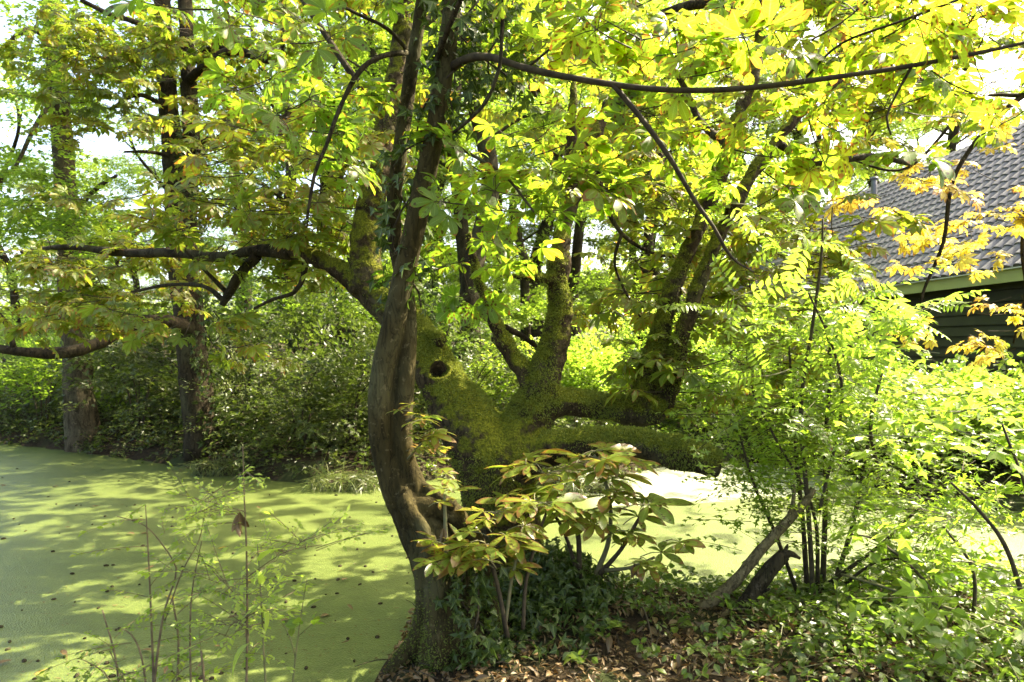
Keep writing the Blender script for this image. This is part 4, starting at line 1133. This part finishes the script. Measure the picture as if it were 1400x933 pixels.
s3 = sucker("small chestnut shoot springing from the entwined stems", [[(548, 590, 3.8, 2), (560, 575, 3.7, 1.8), (575, 572, 3.65, 1.4)], [(556, 630, 3.8, 2), (575, 608, 3.7, 1.6), (590, 596, 3.65, 1.4)]],
    [(570, 574, 3.6, 10, .5), (566, 570, 3.65, 60, .4), (585, 598, 3.6, 350, .5), (588, 592, 3.6, 40, .45), (560, 580, 3.6, 270, .4), (578, 605, 3.6, 300, .4)], P(550, 600, 3.84))

# withered leaves that hang on the plants
def withered(px, py, Y, size, label):
    a = Acc()
    for k in range(5):
        a.tmpl(place(strip_leaf(size * rng.uniform(.7, 1.1), size * .26, 6, .55, 1.1, .25), P(px, py, Y), [rng.normal(0, .25), rng.normal(0, .25), -1], [rng.normal(), rng.normal(), .2]))
    o = a.build("withered_leaf", M_DEAD)
    tag(o, label, "dead leaf", "withered leaves hanging on stems")
    return rebase(o, P(px, py, Y))
withered(328, 700, 3.0, .11, "withered brown leaf hanging on the tall leafy weed")
withered(868, 770, 4.05, .10, "withered brown leaf dangling below the bright sapling")
withered(606, 722, 3.6, .08, "crumpled dry leaf hanging in front of the fluted tree base")
withered(762, 690, 4.1, .1, "dark dry leaf hanging inside the bright sapling")

# thin weeds in the corner over the water
def weed(label, stems_, n, Ts=TINY, mat=M_HAW, s=(.8, 1.3), t0=.25, j=.02, extra=(), stem=None):
    stems = [[(a_, b_, c_, r_ * .62) for a_, b_, c_, r_ in q_] for q_ in stems_]
    pos, d = along(stems, n, t0, j)
    return stalk_plant("weed", label, "weed", stems, [(Ts, pos, d, s, .4)] + list(extra), mat, stem or M_WEED, P(*stems[0][0][:3]), 5, "weeds on the near bank")
Yw = 3.05
weed("thin weed with a tall straight stem and tiny leaves over the water", [[(212, 985, Yw, 3), (207, 850, Yw, 2.2), (203, 760, Yw, 1.6), (199, 690, Yw, 1)]], 7)
weed("branching bare weed with a pale feathery tip", [[(205, 985, Yw, 3.4), (222, 850, Yw, 2.6), (240, 790, Yw, 2), (236, 765, Yw, 1.6), (200, 720, Yw, 1.2), (160, 706, Yw, 1)], [(225, 850, Yw, 2), (250, 780, Yw, 1.5), (272, 740, 3.1, 1.2), (280, 700, 3.1, 1)]], 5)
weed("tall leafy weed with small bright leaves and a withered brown leaf", [[(336, 990, Yw, 3.2), (338, 850, Yw, 2.6), (337, 750, 3.02, 2), (334, 680, 3.0, 1.6), (332, 610, 3.0, 1)], [(337, 790, 3.02, 1.4), (390, 755, 3.0, 1.2), (440, 745, 3.0, .9)], [(336, 700, 3.0, 1.2), (300, 690, 3.0, 1), (262, 680, 3.0, .8)], [(337, 830, 3.02, 1.3), (310, 800, 3.0, 1), (290, 780, 3.0, .8)], [(337, 860, 3.02, 1.3), (320, 850, 3.0, 1), (308, 870, 3.0, .8)]], 15, mat=M_PALE, s=(.9, 1.4), j=.015)
weed("bare brown weed stalks with a few dry leaves beside the tall leafy weed", [[(262, 985, Yw, 2.4), (260, 860, Yw, 2), (264, 800, Yw, 1.6), (276, 740, Yw, 1)], [(240, 985, Yw, 3), (244, 880, Yw, 2.4), (236, 820, Yw, 2)], [(283, 985, Yw, 2.6), (279, 930, Yw, 2.6), (275, 890, Yw, 2.4)]], 3)
weed("short leaning bare weed stick by itself at the water's edge", [[(168, 985, Yw, 2.6), (158, 900, Yw, 2.2), (140, 834, Yw, 1.4)], [(205, 985, Yw, 2.2), (194, 900, Yw, 2), (180, 868, Yw, 1.6), (166, 860, Yw, 1.2)]], 2, t0=.6)
weed("low bushy weed with fine leaves in the corner by the water", [[(140, 985, Yw, 2), (150, 930, Yw, 1.6), (120, 905, Yw, 1), (105, 900, Yw, .8)], [(200, 985, Yw, 2), (170, 930, Yw, 1.4), (150, 890, Yw, 1)], [(210, 985, Yw, 2), (240, 925, Yw, 1.4), (270, 905, Yw, 1)]], 9, j=.03)
pos, d = along([[(358, 860, 3.0, 1), (354, 770, 3.0, 1)]], 5, 0, .01)
weed("green stalk with broad pale leaves beside the tall leafy weed", [[(366, 985, 3.02, 2.4), (360, 880, 3.0, 2), (356, 800, 3.0, 1.6), (352, 745, 3.0, 1.2)]], 2, [strip_leaf(.13, .05, 5, .4, .3, .35)], M_PALE, (.7, 1.2), .5, .01, stem=M_GTWIG, extra=[([strip_leaf(.14, .06, 6, .4, .35, .4)], [P(357, 828, 3.0), P(354, 800, 3.0), P(352, 770, 3.0), P(340, 880, 3.0)], [(.5, -.3, -.6), (.2, -.2, .7), (.4, .1, .5), (-.4, -.2, -.4)], (.8, 1.2), .3)])
weed("slim plant with a few toothed leaves near the entwined trunk", [[(395, 985, 3.1, 2), (404, 900, 3.1, 1.6), (412, 840, 3.1, 1.2), (420, 790, 3.1, .8)], [(404, 900, 3.1, 1.2), (396, 870, 3.1, 1), (384, 850, 3.1, .8)], [(408, 870, 3.1, 1.2), (425, 855, 3.1, 1), (432, 850, 3.1, .8)]], 4, [strip_leaf(.075, .04, 4, .4, .3, .3)], M_HAW, (.7, 1.1), .6, .01, stem=M_GTWIG)

# right hand shrub of thin stems
HS = [[(1104, 815, 4.7, 4), (1098, 720, 4.65, 3.4), (1090, 640, 4.6, 3), (1085, 560, 4.6, 2.4), (1078, 470, 4.6, 1.6)], [(1124, 815, 4.7, 4), (1128, 700, 4.7, 3.4), (1129, 600, 4.65, 3), (1135, 500, 4.6, 2.4), (1128, 430, 4.6, 1.6)],
      [(1135, 815, 4.75, 3.6), (1165, 720, 4.8, 3), (1180, 640, 4.8, 2.4), (1200, 540, 4.8, 1.6)], [(1092, 815, 4.7, 3), (1060, 730, 4.6, 2.6), (1030, 660, 4.5, 2), (1010, 590, 4.5, 1.2)], [(1118, 815, 4.65, 3), (1112, 700, 4.5, 2.4), (1060, 600, 4.4, 1.6), (1030, 540, 4.4, 1.2)],
      [(1130, 800, 4.7, 3), (1210, 740, 4.6, 2.4), (1260, 690, 4.5, 1.8), (1300, 650, 4.4, 1.2)], [(1140, 810, 4.7, 2.6), (1195, 770, 4.5, 2), (1250, 760, 4.3, 1.6), (1310, 740, 4.2, 1)]]
t = thing("hawthorn_bush", "airy bright green bush of thin upright stems on the near bank", "bush", P(1118, 815, 4.7))
for k, p in enumerate(HS): bough("stem", p, M_TWIG, t, 6, .06, .12, k)
a = Acc()
pos, d = along(HS, 38, .34, .1); scatter(a, HAW, pos, d, .4, (.8, 1.35))
for b in [(1090, 590, 4.6, 80, 80, .3, 40), (1150, 540, 4.7, 70, 90, .3, 36), (1190, 670, 4.6, 80, 40, .3, 16), (1050, 570, 4.5, 50, 40, .25, 14), (1250, 680, 4.5, 50, 30, .25, 10), (1080, 490, 4.6, 60, 60, .25, 26), (1130, 800, 4.7, 50, 14, .2, 8)]:
    pclump(a, HAW, b, 6, flat=.4, s=(.8, 1.35))
a.build("foliage", [M_HAW, M_TWIG], t, smooth=False)
# ash sapling
AS = [[(1112, 820, 4.4, 4), (1105, 700, 4.35, 3.4), (1095, 560, 4.3, 3), (1110, 450, 4.25, 2.4), (1122, 360, 4.2, 2), (1125, 300, 4.2, 1.4)], [(1120, 700, 4.3, 2.4), (1150, 560, 4.25, 2.2), (1140, 480, 4.2, 2), (1105, 400, 4.2, 1.4)], [(1200, 640, 4.4, 2.4), (1190, 580, 4.3, 2.4), (1208, 500, 4.3, 2)]]
t = thing("ash_sapling", "slim sapling with feathery pinnate leaves rising in front of the barn roof", "sapling", P(1112, 820, 4.4))
for k, p in enumerate(AS): bough("stem", p, M_TWIG, t, 6, .06, .1, k)
a = Acc()
for b in [(1110, 340, 4.2, 36, 40, .2, 5), (1080, 420, 4.2, 44, 36, .2, 7), (1160, 400, 4.2, 44, 30, .2, 6), (1110, 470, 4.2, 50, 40, .2, 8), (1160, 500, 4.2, 30, 30, .2, 4)]:
    pclump(a, PIN_S, b, 3, flat=.6, s=(.7, 1.0), up_j=.4)
a.build("foliage", [M_BRIGHT, M_GTWIG], t, smooth=False)
# leafy saplings at the right edge
def maple(label, stems, blobs, base, mat=M_BRIGHT, Ts=MAPLE, s=(.7, 1.1)):
    t = thing("maple_sapling", label, "sapling", base, "saplings at the edge of the near bank")
    for k, p in enumerate(stems): bough("stem", p, M_TWIG, t, 6, .06, .1, k)
    a = Acc()
    for b in blobs: pclump(a, Ts, b, 4, flat=.5, s=s, up_j=.4)
    a.build("foliage", [mat, M_GTWIG], t, smooth=False)
    return t
maple("maple sapling with broad lobed sunlit leaves at the frame's edge", [[(1420, 900, 3.4, 4), (1380, 760, 3.4, 3), (1340, 700, 3.4, 2.4), (1300, 660, 3.4, 1.6)], [(1420, 860, 3.3, 3), (1410, 700, 3.3, 2.4), (1370, 580, 3.3, 1.6)]],
      [(1370, 600, 3.3, 50, 50, .2, 10), (1350, 700, 3.4, 60, 40, .2, 10), (1310, 770, 3.5, 40, 16, .2, 3), (1400, 530, 3.3, 40, 40, .2, 8), (1390, 780, 3.3, 40, 40, .2, 8)], P(1420, 900, 3.4))
maple("low bramble with drooping leafy stems over the channel", [[(1300, 860, 4.0, 3), (1260, 790, 4.0, 2.4), (1200, 740, 4.1, 1.8), (1160, 730, 4.1, 1.2)], [(1330, 860, 4.0, 3), (1330, 780, 4.0, 2.2), (1290, 720, 4.0, 1.6)]],
      [(1250, 800, 4.0, 50, 20, .2, 5), (1330, 820, 4.0, 50, 20, .2, 5), (1190, 740, 4.1, 30, 20, .2, 3), (1350, 855, 3.7, 60, 25, .2, 7)], P(1310, 870, 4.0), M_HAW, MIDLEAF, (.6, .9))
# golden chestnut twigs hanging before the barn
t = thing("chestnut_tree", "golden-leaved chestnut standing by the barn, its twigs hanging before the boards", "tree", (7.2, 6.4, .3))
for k, p in enumerate([[(1640, 800, 6.4, 12), (1660, 500, 6.4, 11), (1650, 200, 6.4, 10), (1640, -100, 6.4, 8)], [(1650, 150, 6.4, 7), (1520, 90, 6.2, 5), (1400, 130, 6.1, 4), (1310, 230, 6.0, 3), (1290, 330, 6.0, 2.6), (1262, 400, 6.0, 2), (1255, 440, 6.0, 1.4)],
    [(1650, 260, 6.4, 6), (1520, 180, 6.2, 4), (1420, 230, 6.1, 3), (1398, 330, 6.0, 2.6), (1402, 400, 6.0, 2), (1385, 470, 6.0, 1.4)], [(1400, 130, 6.1, 3), (1330, 140, 6.0, 2.4), (1240, 230, 6.0, 2), (1150, 215, 5.9, 1.2)]]):
    bough("trunk" if k == 0 else "branch", p, M_DBARK, t, 7, .1, .2, k)
a = Acc()
for b in [(1290, 372, 6.0, 30, 10, .3, 4), (1345, 320, 6.0, 40, 16, .3, 6), (1300, 458, 6.0, 36, 8, .2, 5), (1335, 432, 6.0, 20, 6, .2, 2), (1390, 470, 6.0, 24, 10, .2, 3), (1290, 290, 6.0, 50, 20, .3, 8), (1380, 270, 6.0, 50, 40, .3, 10), (1395, 400, 6.0, 14, 10, .2, 2), (1210, 255, 6.0, 50, 18, .3, 7), (1330, 215, 6.0, 70, 26, .4, 11)]:
    pclump(a, CH_LO_W, b, 5, flat=.18, s=(.6, .9))
a.build("crown", [M_CHY, M_TWIG], t, smooth=False)
a = Acc()
for c, r, n in [((7.0, 9.0, 7.3), (1.4, 1.0, .35), 34), ((8.6, 10.6, 8.2), (1.2, 1.0, .4), 24)]:  # unseen clumps above the frame, added to shade the channel
    clump(a, CH_LO_W, c, r, n, 6)
a.build("crown", [M_CHM, M_TWIG], t, smooth=False)

# ------------------------------------------------------------------ dead wood
t = thing("dead_branch", "long grey-brown dead branch slanting up from the bank", "branch", P(950, 835, 4.4))
bough("stem", [(932, 846, 4.4, 8.5), (965, 828, 4.38, 8.5), (1005, 795, 4.36, 8), (1040, 752, 4.34, 7), (1075, 715, 4.34, 6.4), (1098, 690, 4.34, 5.6), (1112, 668, 4.34, 4.4)], M_DRY, t, 10, .05, .3, 1)
bough("stub", [(1076, 716, 4.34, 4.5), (1084, 690, 4.34, 3), (1086, 664, 4.36, 2)], M_DRY, t, 7, .05, .2, 2)
t = thing("dead_branch", "short thick dark broken branch with jagged end leaning on the bank", "branch", P(1010, 832, 4.3))
bough("stem", [(998, 848, 4.3, 10), (1022, 822, 4.3, 10.5), (1040, 795, 4.3, 10), (1058, 772, 4.3, 10), (1072, 758, 4.3, 9)], M_DBARK, t, 9, .04, .35, 3)
bough("stub", [(1070, 762, 4.3, 7), (1080, 757, 4.28, 5), (1094, 764, 4.26, 2)], M_DBARK, t, 7, .03, .2, 4)
bough("stub", [(1068, 764, 4.3, 6), (1074, 752, 4.3, 3), (1077, 744, 4.3, 1)], M_DBARK, t, 7, .03, .2, 5)
bough("stub", [(1032, 806, 4.3, 5), (1045, 808, 4.26, 2.5), (1052, 805, 4.24, 1.5)], M_DBARK, t, 7, .03, .2, 6)
t = thing("trailing_stem", "thin bare bramble stem arching over the ground cover", "stem", P(1150, 790, 4.2))
bough("stem", [(1150, 785, 4.3, 1.6), (1200, 800, 4.1, 1.8), (1260, 820, 3.9, 2), (1330, 842, 3.7, 2), (1400, 862, 3.5, 2.2), (1450, 890, 3.4, 2.2)], M_GTWIG, t, 6, .08, .1, 1)

# ------------------------------------------------------------------ grass tussocks at the far edge
def tussock(label, px, Y, w, h, n):
    x = (px - 700) / FPX * Y
    base = np.array([x, Y, .0])
    t = thing("grass_tussock", label, "grass tussock", base, "grass tussocks at the far water's edge")
    m = Acc()
    nn = 24; th = np.linspace(0, 2 * np.pi, nn, endpoint=False)
    rows = [np.stack([x + w * f * np.cos(th), Y + .25 * f * np.sin(th), np.full(nn, z) + .03 * np.sin(th * 5)], -1) for f, z in ((1, -.1), (.95, h * .3), (.7, h * .5), (.1, h * .58))]
    V = np.concatenate(rows); i = np.arange(nn); j = (i + 1) % nn
    F = np.concatenate([np.stack([i + r * nn, j + r * nn, j + (r + 1) * nn, i + (r + 1) * nn], -1) for r in range(3)])
    m.add(V, [F]).build("root_mound", M_SOIL, t)
    a = Acc()
    pos = np.stack([x + rng.uniform(-w, w, n), Y + rng.uniform(-.28, .2, n), h * .42 + rng.uniform(-.05, .08, n)], -1)
    d = nrm(np.stack([rng.normal(0, .5, n), rng.normal(-.4, .5, n), rng.uniform(-.25, .7, n)], -1))
    scatter(a, [strip_leaf(h * 1.1, .009, 5, .3, .1, 1.0), strip_leaf(h * .9, .008, 5, .3, .1, 1.3)], pos, d, .3, (.6, 1.2), up0=(0, -.5, 1))
    a.build("blades", M_GRASS, t)
tussock("rounded grass tussock in the water beside the entwined trunk", 475, 9.3, .46, .24, 1100)
tussock("pale grass tussock at the water's edge below the mossy fork", 815, 9.2, .42, .28, 800)
tussock("small shaded grass tussock on the far bank under the ivy-clad trunk", 300, 10.3, .4, .26, 500)

# ------------------------------------------------------------------ ground cover, ivy mound, litter
def on_ground(n, x0, x1, y0_, y1_, dmin=.02, dens=None):
    x = rng.uniform(x0, x1, n); y = rng.uniform(y0_, y1_, n)
    d = pond_dist(x, y); k = d > dmin
    if dens is not None: k &= rng.random(n) < dens(x, y)
    x, y = x[k], y[k]
    return np.stack([x, y, height(x, y)], -1)
# ivy blanket on the mound by the tree foot
t = thing("ground_ivy", "dark glossy ivy blanket over the mound at the foot of the trees", "ivy", (.35, 4.5, .3))
p = on_ground(6200, -.5, 1.15, 3.6, 5.3, .0, lambda x, y: np.maximum(np.exp(-(((x - .2) / .44) ** 2 + ((y - 4.4) / .5) ** 2) ** 1.5), .55 * np.exp(-(((x + .16) / .2) ** 2 + ((y - 3.85) / .2) ** 2))))
bump = .26 * np.exp(-(((p[:, 0] - .28) / .34) ** 2 + ((p[:, 1] - 4.45) / .4) ** 2))
p[:, 2] += rng.uniform(.0, 1.0, len(p)) * bump + rng.uniform(.0, .1, len(p))
a = Acc(); scatter(a, IVY, p, heads(len(p), None, 1, -.4), .5, (.7, 1.3), up0=(0, -.45, .8))
a.build("foliage", M_IVY, t, smooth=False)
a = Acc()
for k in range(14):
    x_, y_ = rng.uniform(-.1, .8), rng.uniform(4.1, 4.8); an = rng.uniform(0, 6.3)
    q = np.array([(x_ + math.cos(an) * s_ * .5, y_ + math.sin(an) * s_ * .4, hz(x_ + math.cos(an) * s_ * .5, y_ + math.sin(an) * s_ * .4) + .05 + .1 * math.sin(s_ * 3)) for s_ in (0, .35, .7, 1)])
    add_tube(a, q, [.006, .005, .004, .003], .08, 5)
a.build("stem", M_TWIG, t)
# low leafy ground cover
a = Acc()
p = on_ground(3900, .3, 4.6, 2.9, 5.6, .03, lambda x, y: np.clip((x - .9) * .5 + .12 + .25 * (y - 3.6) * (x > .8), .05, 1))
p[:, 2] += rng.uniform(.02, .13, len(p))
scatter(a, [spray(strip_leaf(.055, .034, 3, .42), 6, .14, 1, s, tw=.0018, flat=.2) for s in range(4)], p, heads(len(p), None, 1, .1), .35, (.6, 1.2))
tag(a.build("ground_cover", [M_COVER, M_GTWIG], smooth=False), "low green leafy ground cover on the near bank", "ground cover", kind='stuff')
a = Acc()
p = on_ground(30000, -16, 9.2, 8.2, 22, .03)
p[:, 2] += rng.uniform(.0, .5, len(p)) * np.clip(pond_dist(p[:, 0], p[:, 1]) * 1.5, .1, 1)
scatter(a, [spray(diamond(.07, .045), 8, .25, 1, s + 7) for s in range(4)], p, heads(len(p), None, 1, .15), .4, (.7, 1.4))
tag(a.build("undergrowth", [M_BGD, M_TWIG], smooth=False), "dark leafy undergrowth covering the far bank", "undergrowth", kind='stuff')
# fallen leaves
a = Acc()
p = on_ground(13000, -1.1, 3.6, 2.6, 5.0, .04)
p[:, 2] += rng.uniform(.004, .03, len(p))
scatter(a, [strip_leaf(.08, .03, 4, .6, .5, .3), strip_leaf(.06, .024, 4, .6, .9, -.5), strip_leaf(.11, .04, 5, .65, .6, .3), diamond(.03, .01), diamond(.045, .02, .8), strip_leaf(.05, .03, 4, .5, 1.2, .3), CH_LO[0][0:1] and strip_leaf(.07, .012, 4, .5, .8, .6)], p, heads(len(p), None, 1, .0), .5, (.35, .9))
tag(a.build("leaf_litter", M_DEAD), "brown fallen leaves lying on the near bank", "leaf litter", kind='stuff')
# small sticks
a = Acc()
p = on_ground(140, -1.0, 3.0, 2.7, 4.9, .05)
for q in p:
    an = rng.uniform(0, 6.3); L = rng.uniform(.06, .25)
    add_tube(a, [q + np.array([0, 0, .012]), q + np.array([math.cos(an) * L * .5, math.sin(an) * L * .5, .03]), q + np.array([math.cos(an) * L, math.sin(an) * L, .015])], [.004, .003, .002], .08, 4)
tag(a.build("twig_litter", M_TWIG), "thin broken twigs scattered among the fallen leaves", "twigs", kind='stuff')

# ------------------------------------------------------------------ what floats on the duckweed
fl = [Acc().tmpl(strip_leaf(.11, .05, 5, .55, .35, .12)).mesh("floating_leaf", [M_DEAD]), Acc().tmpl(strip_leaf(.09, .035, 5, .6, .6, -.2)).mesh("floating_leaf", [M_DEAD]), Acc().tmpl(strip_leaf(.1, .045, 5, .55, .2, .05)).mesh("floating_leaf", [M_CHY])]
lab = ["flat brown dead leaf floating on the green duckweed", "curled brown dead leaf floating on the green duckweed", "yellow fallen leaf floating on the green duckweed"]
k = 0
while k < 46:
    Y = 1866 / rng.uniform(175, 470); px = rng.uniform(0, 560) if rng.random() < .72 else rng.uniform(860, 1380)
    x = (px - 700) / FPX * Y
    if pond_dist(np.array([x]), np.array([Y]))[0] > -.12: continue
    q = int(rng.choice(3, p=[.5, .3, .2]))
    o = bpy.data.objects.new("floating_leaf", fl[q]); COL.objects.link(o)
    o.location = (x, Y, .012); o.rotation_euler = (rng.normal(0, .1), rng.normal(0, .1), rng.uniform(0, 6.3)); s = rng.uniform(.6, 1.1); o.scale = (s, s, s)
    tag(o, lab[q], "floating leaf", ["flat brown leaves on the pond", "curled brown leaves on the pond", "yellow leaves on the pond"][q]); k += 1
th = np.linspace(0, 2 * np.pi, 8, endpoint=False)
rows = [np.stack([.02 * f * np.cos(th), .016 * f * np.sin(th), np.full(8, z)], -1) for f, z in ((.8, -.006), (1, .004), (.7, .012), (.1, .016))]
i = np.arange(8); j = (i + 1) % 8
sm = Acc().add(np.concatenate(rows), [np.concatenate([np.stack([i + r * 8, j + r * 8, j + (r + 1) * 8, i + (r + 1) * 8], -1) for r in range(3)])]).mesh("floating_husk", [M_DBARK])
k = 0
while k < 150:
    Y = 1866 / rng.uniform(165, 470); px = rng.uniform(0, 560) if rng.random() < .85 else rng.uniform(860, 1380)
    x = (px - 700) / FPX * Y
    if pond_dist(np.array([x]), np.array([Y]))[0] > -.1: continue
    o = bpy.data.objects.new("floating_husk", sm); COL.objects.link(o)
    o.location = (x, Y, .002); o.rotation_euler = (0, 0, rng.uniform(0, 6.3)); s = rng.uniform(.35, .95); o.scale = (s * rng.uniform(.8, 1.7), s, s)
    tag(o, "small dark husk floating on the green duckweed", "floating husk", "dark husks floating on the pond"); k += 1

a = Acc()
n = 2600
Y = 1866 / rng.uniform(150, 470, n); px = np.where(rng.random(n) < .8, rng.uniform(-20, 580, n), rng.uniform(850, 1390, n))
x = (px - 700) / FPX * Y
dd = pond_dist(x, Y)
q = np.stack([x * 1.3, Y * 2.2, 0 * x], -1)
k = (dd < -.03) & (rng.random(n) < np.clip((vnoise(q) - .42) * 3 + .9 * np.exp(dd / .35), .04, 1))
p = np.stack([x, Y, 0 * x + .006], -1)[k]
scatter(a, [diamond(.022, .012), diamond(.014, .010), strip_leaf(.05, .004, 3, .5)], p, heads(len(p), None, 1, 0) * np.array([1, 1, .1]), .12, (.5, 1.4))
tag(a.build("pond_debris", [M_DEAD], smooth=False), "tiny brown flecks and bud scales drifted over the duckweed", "pond debris", kind='stuff')

for o in SC.objects:
    if '_w' in o: del o['_w']
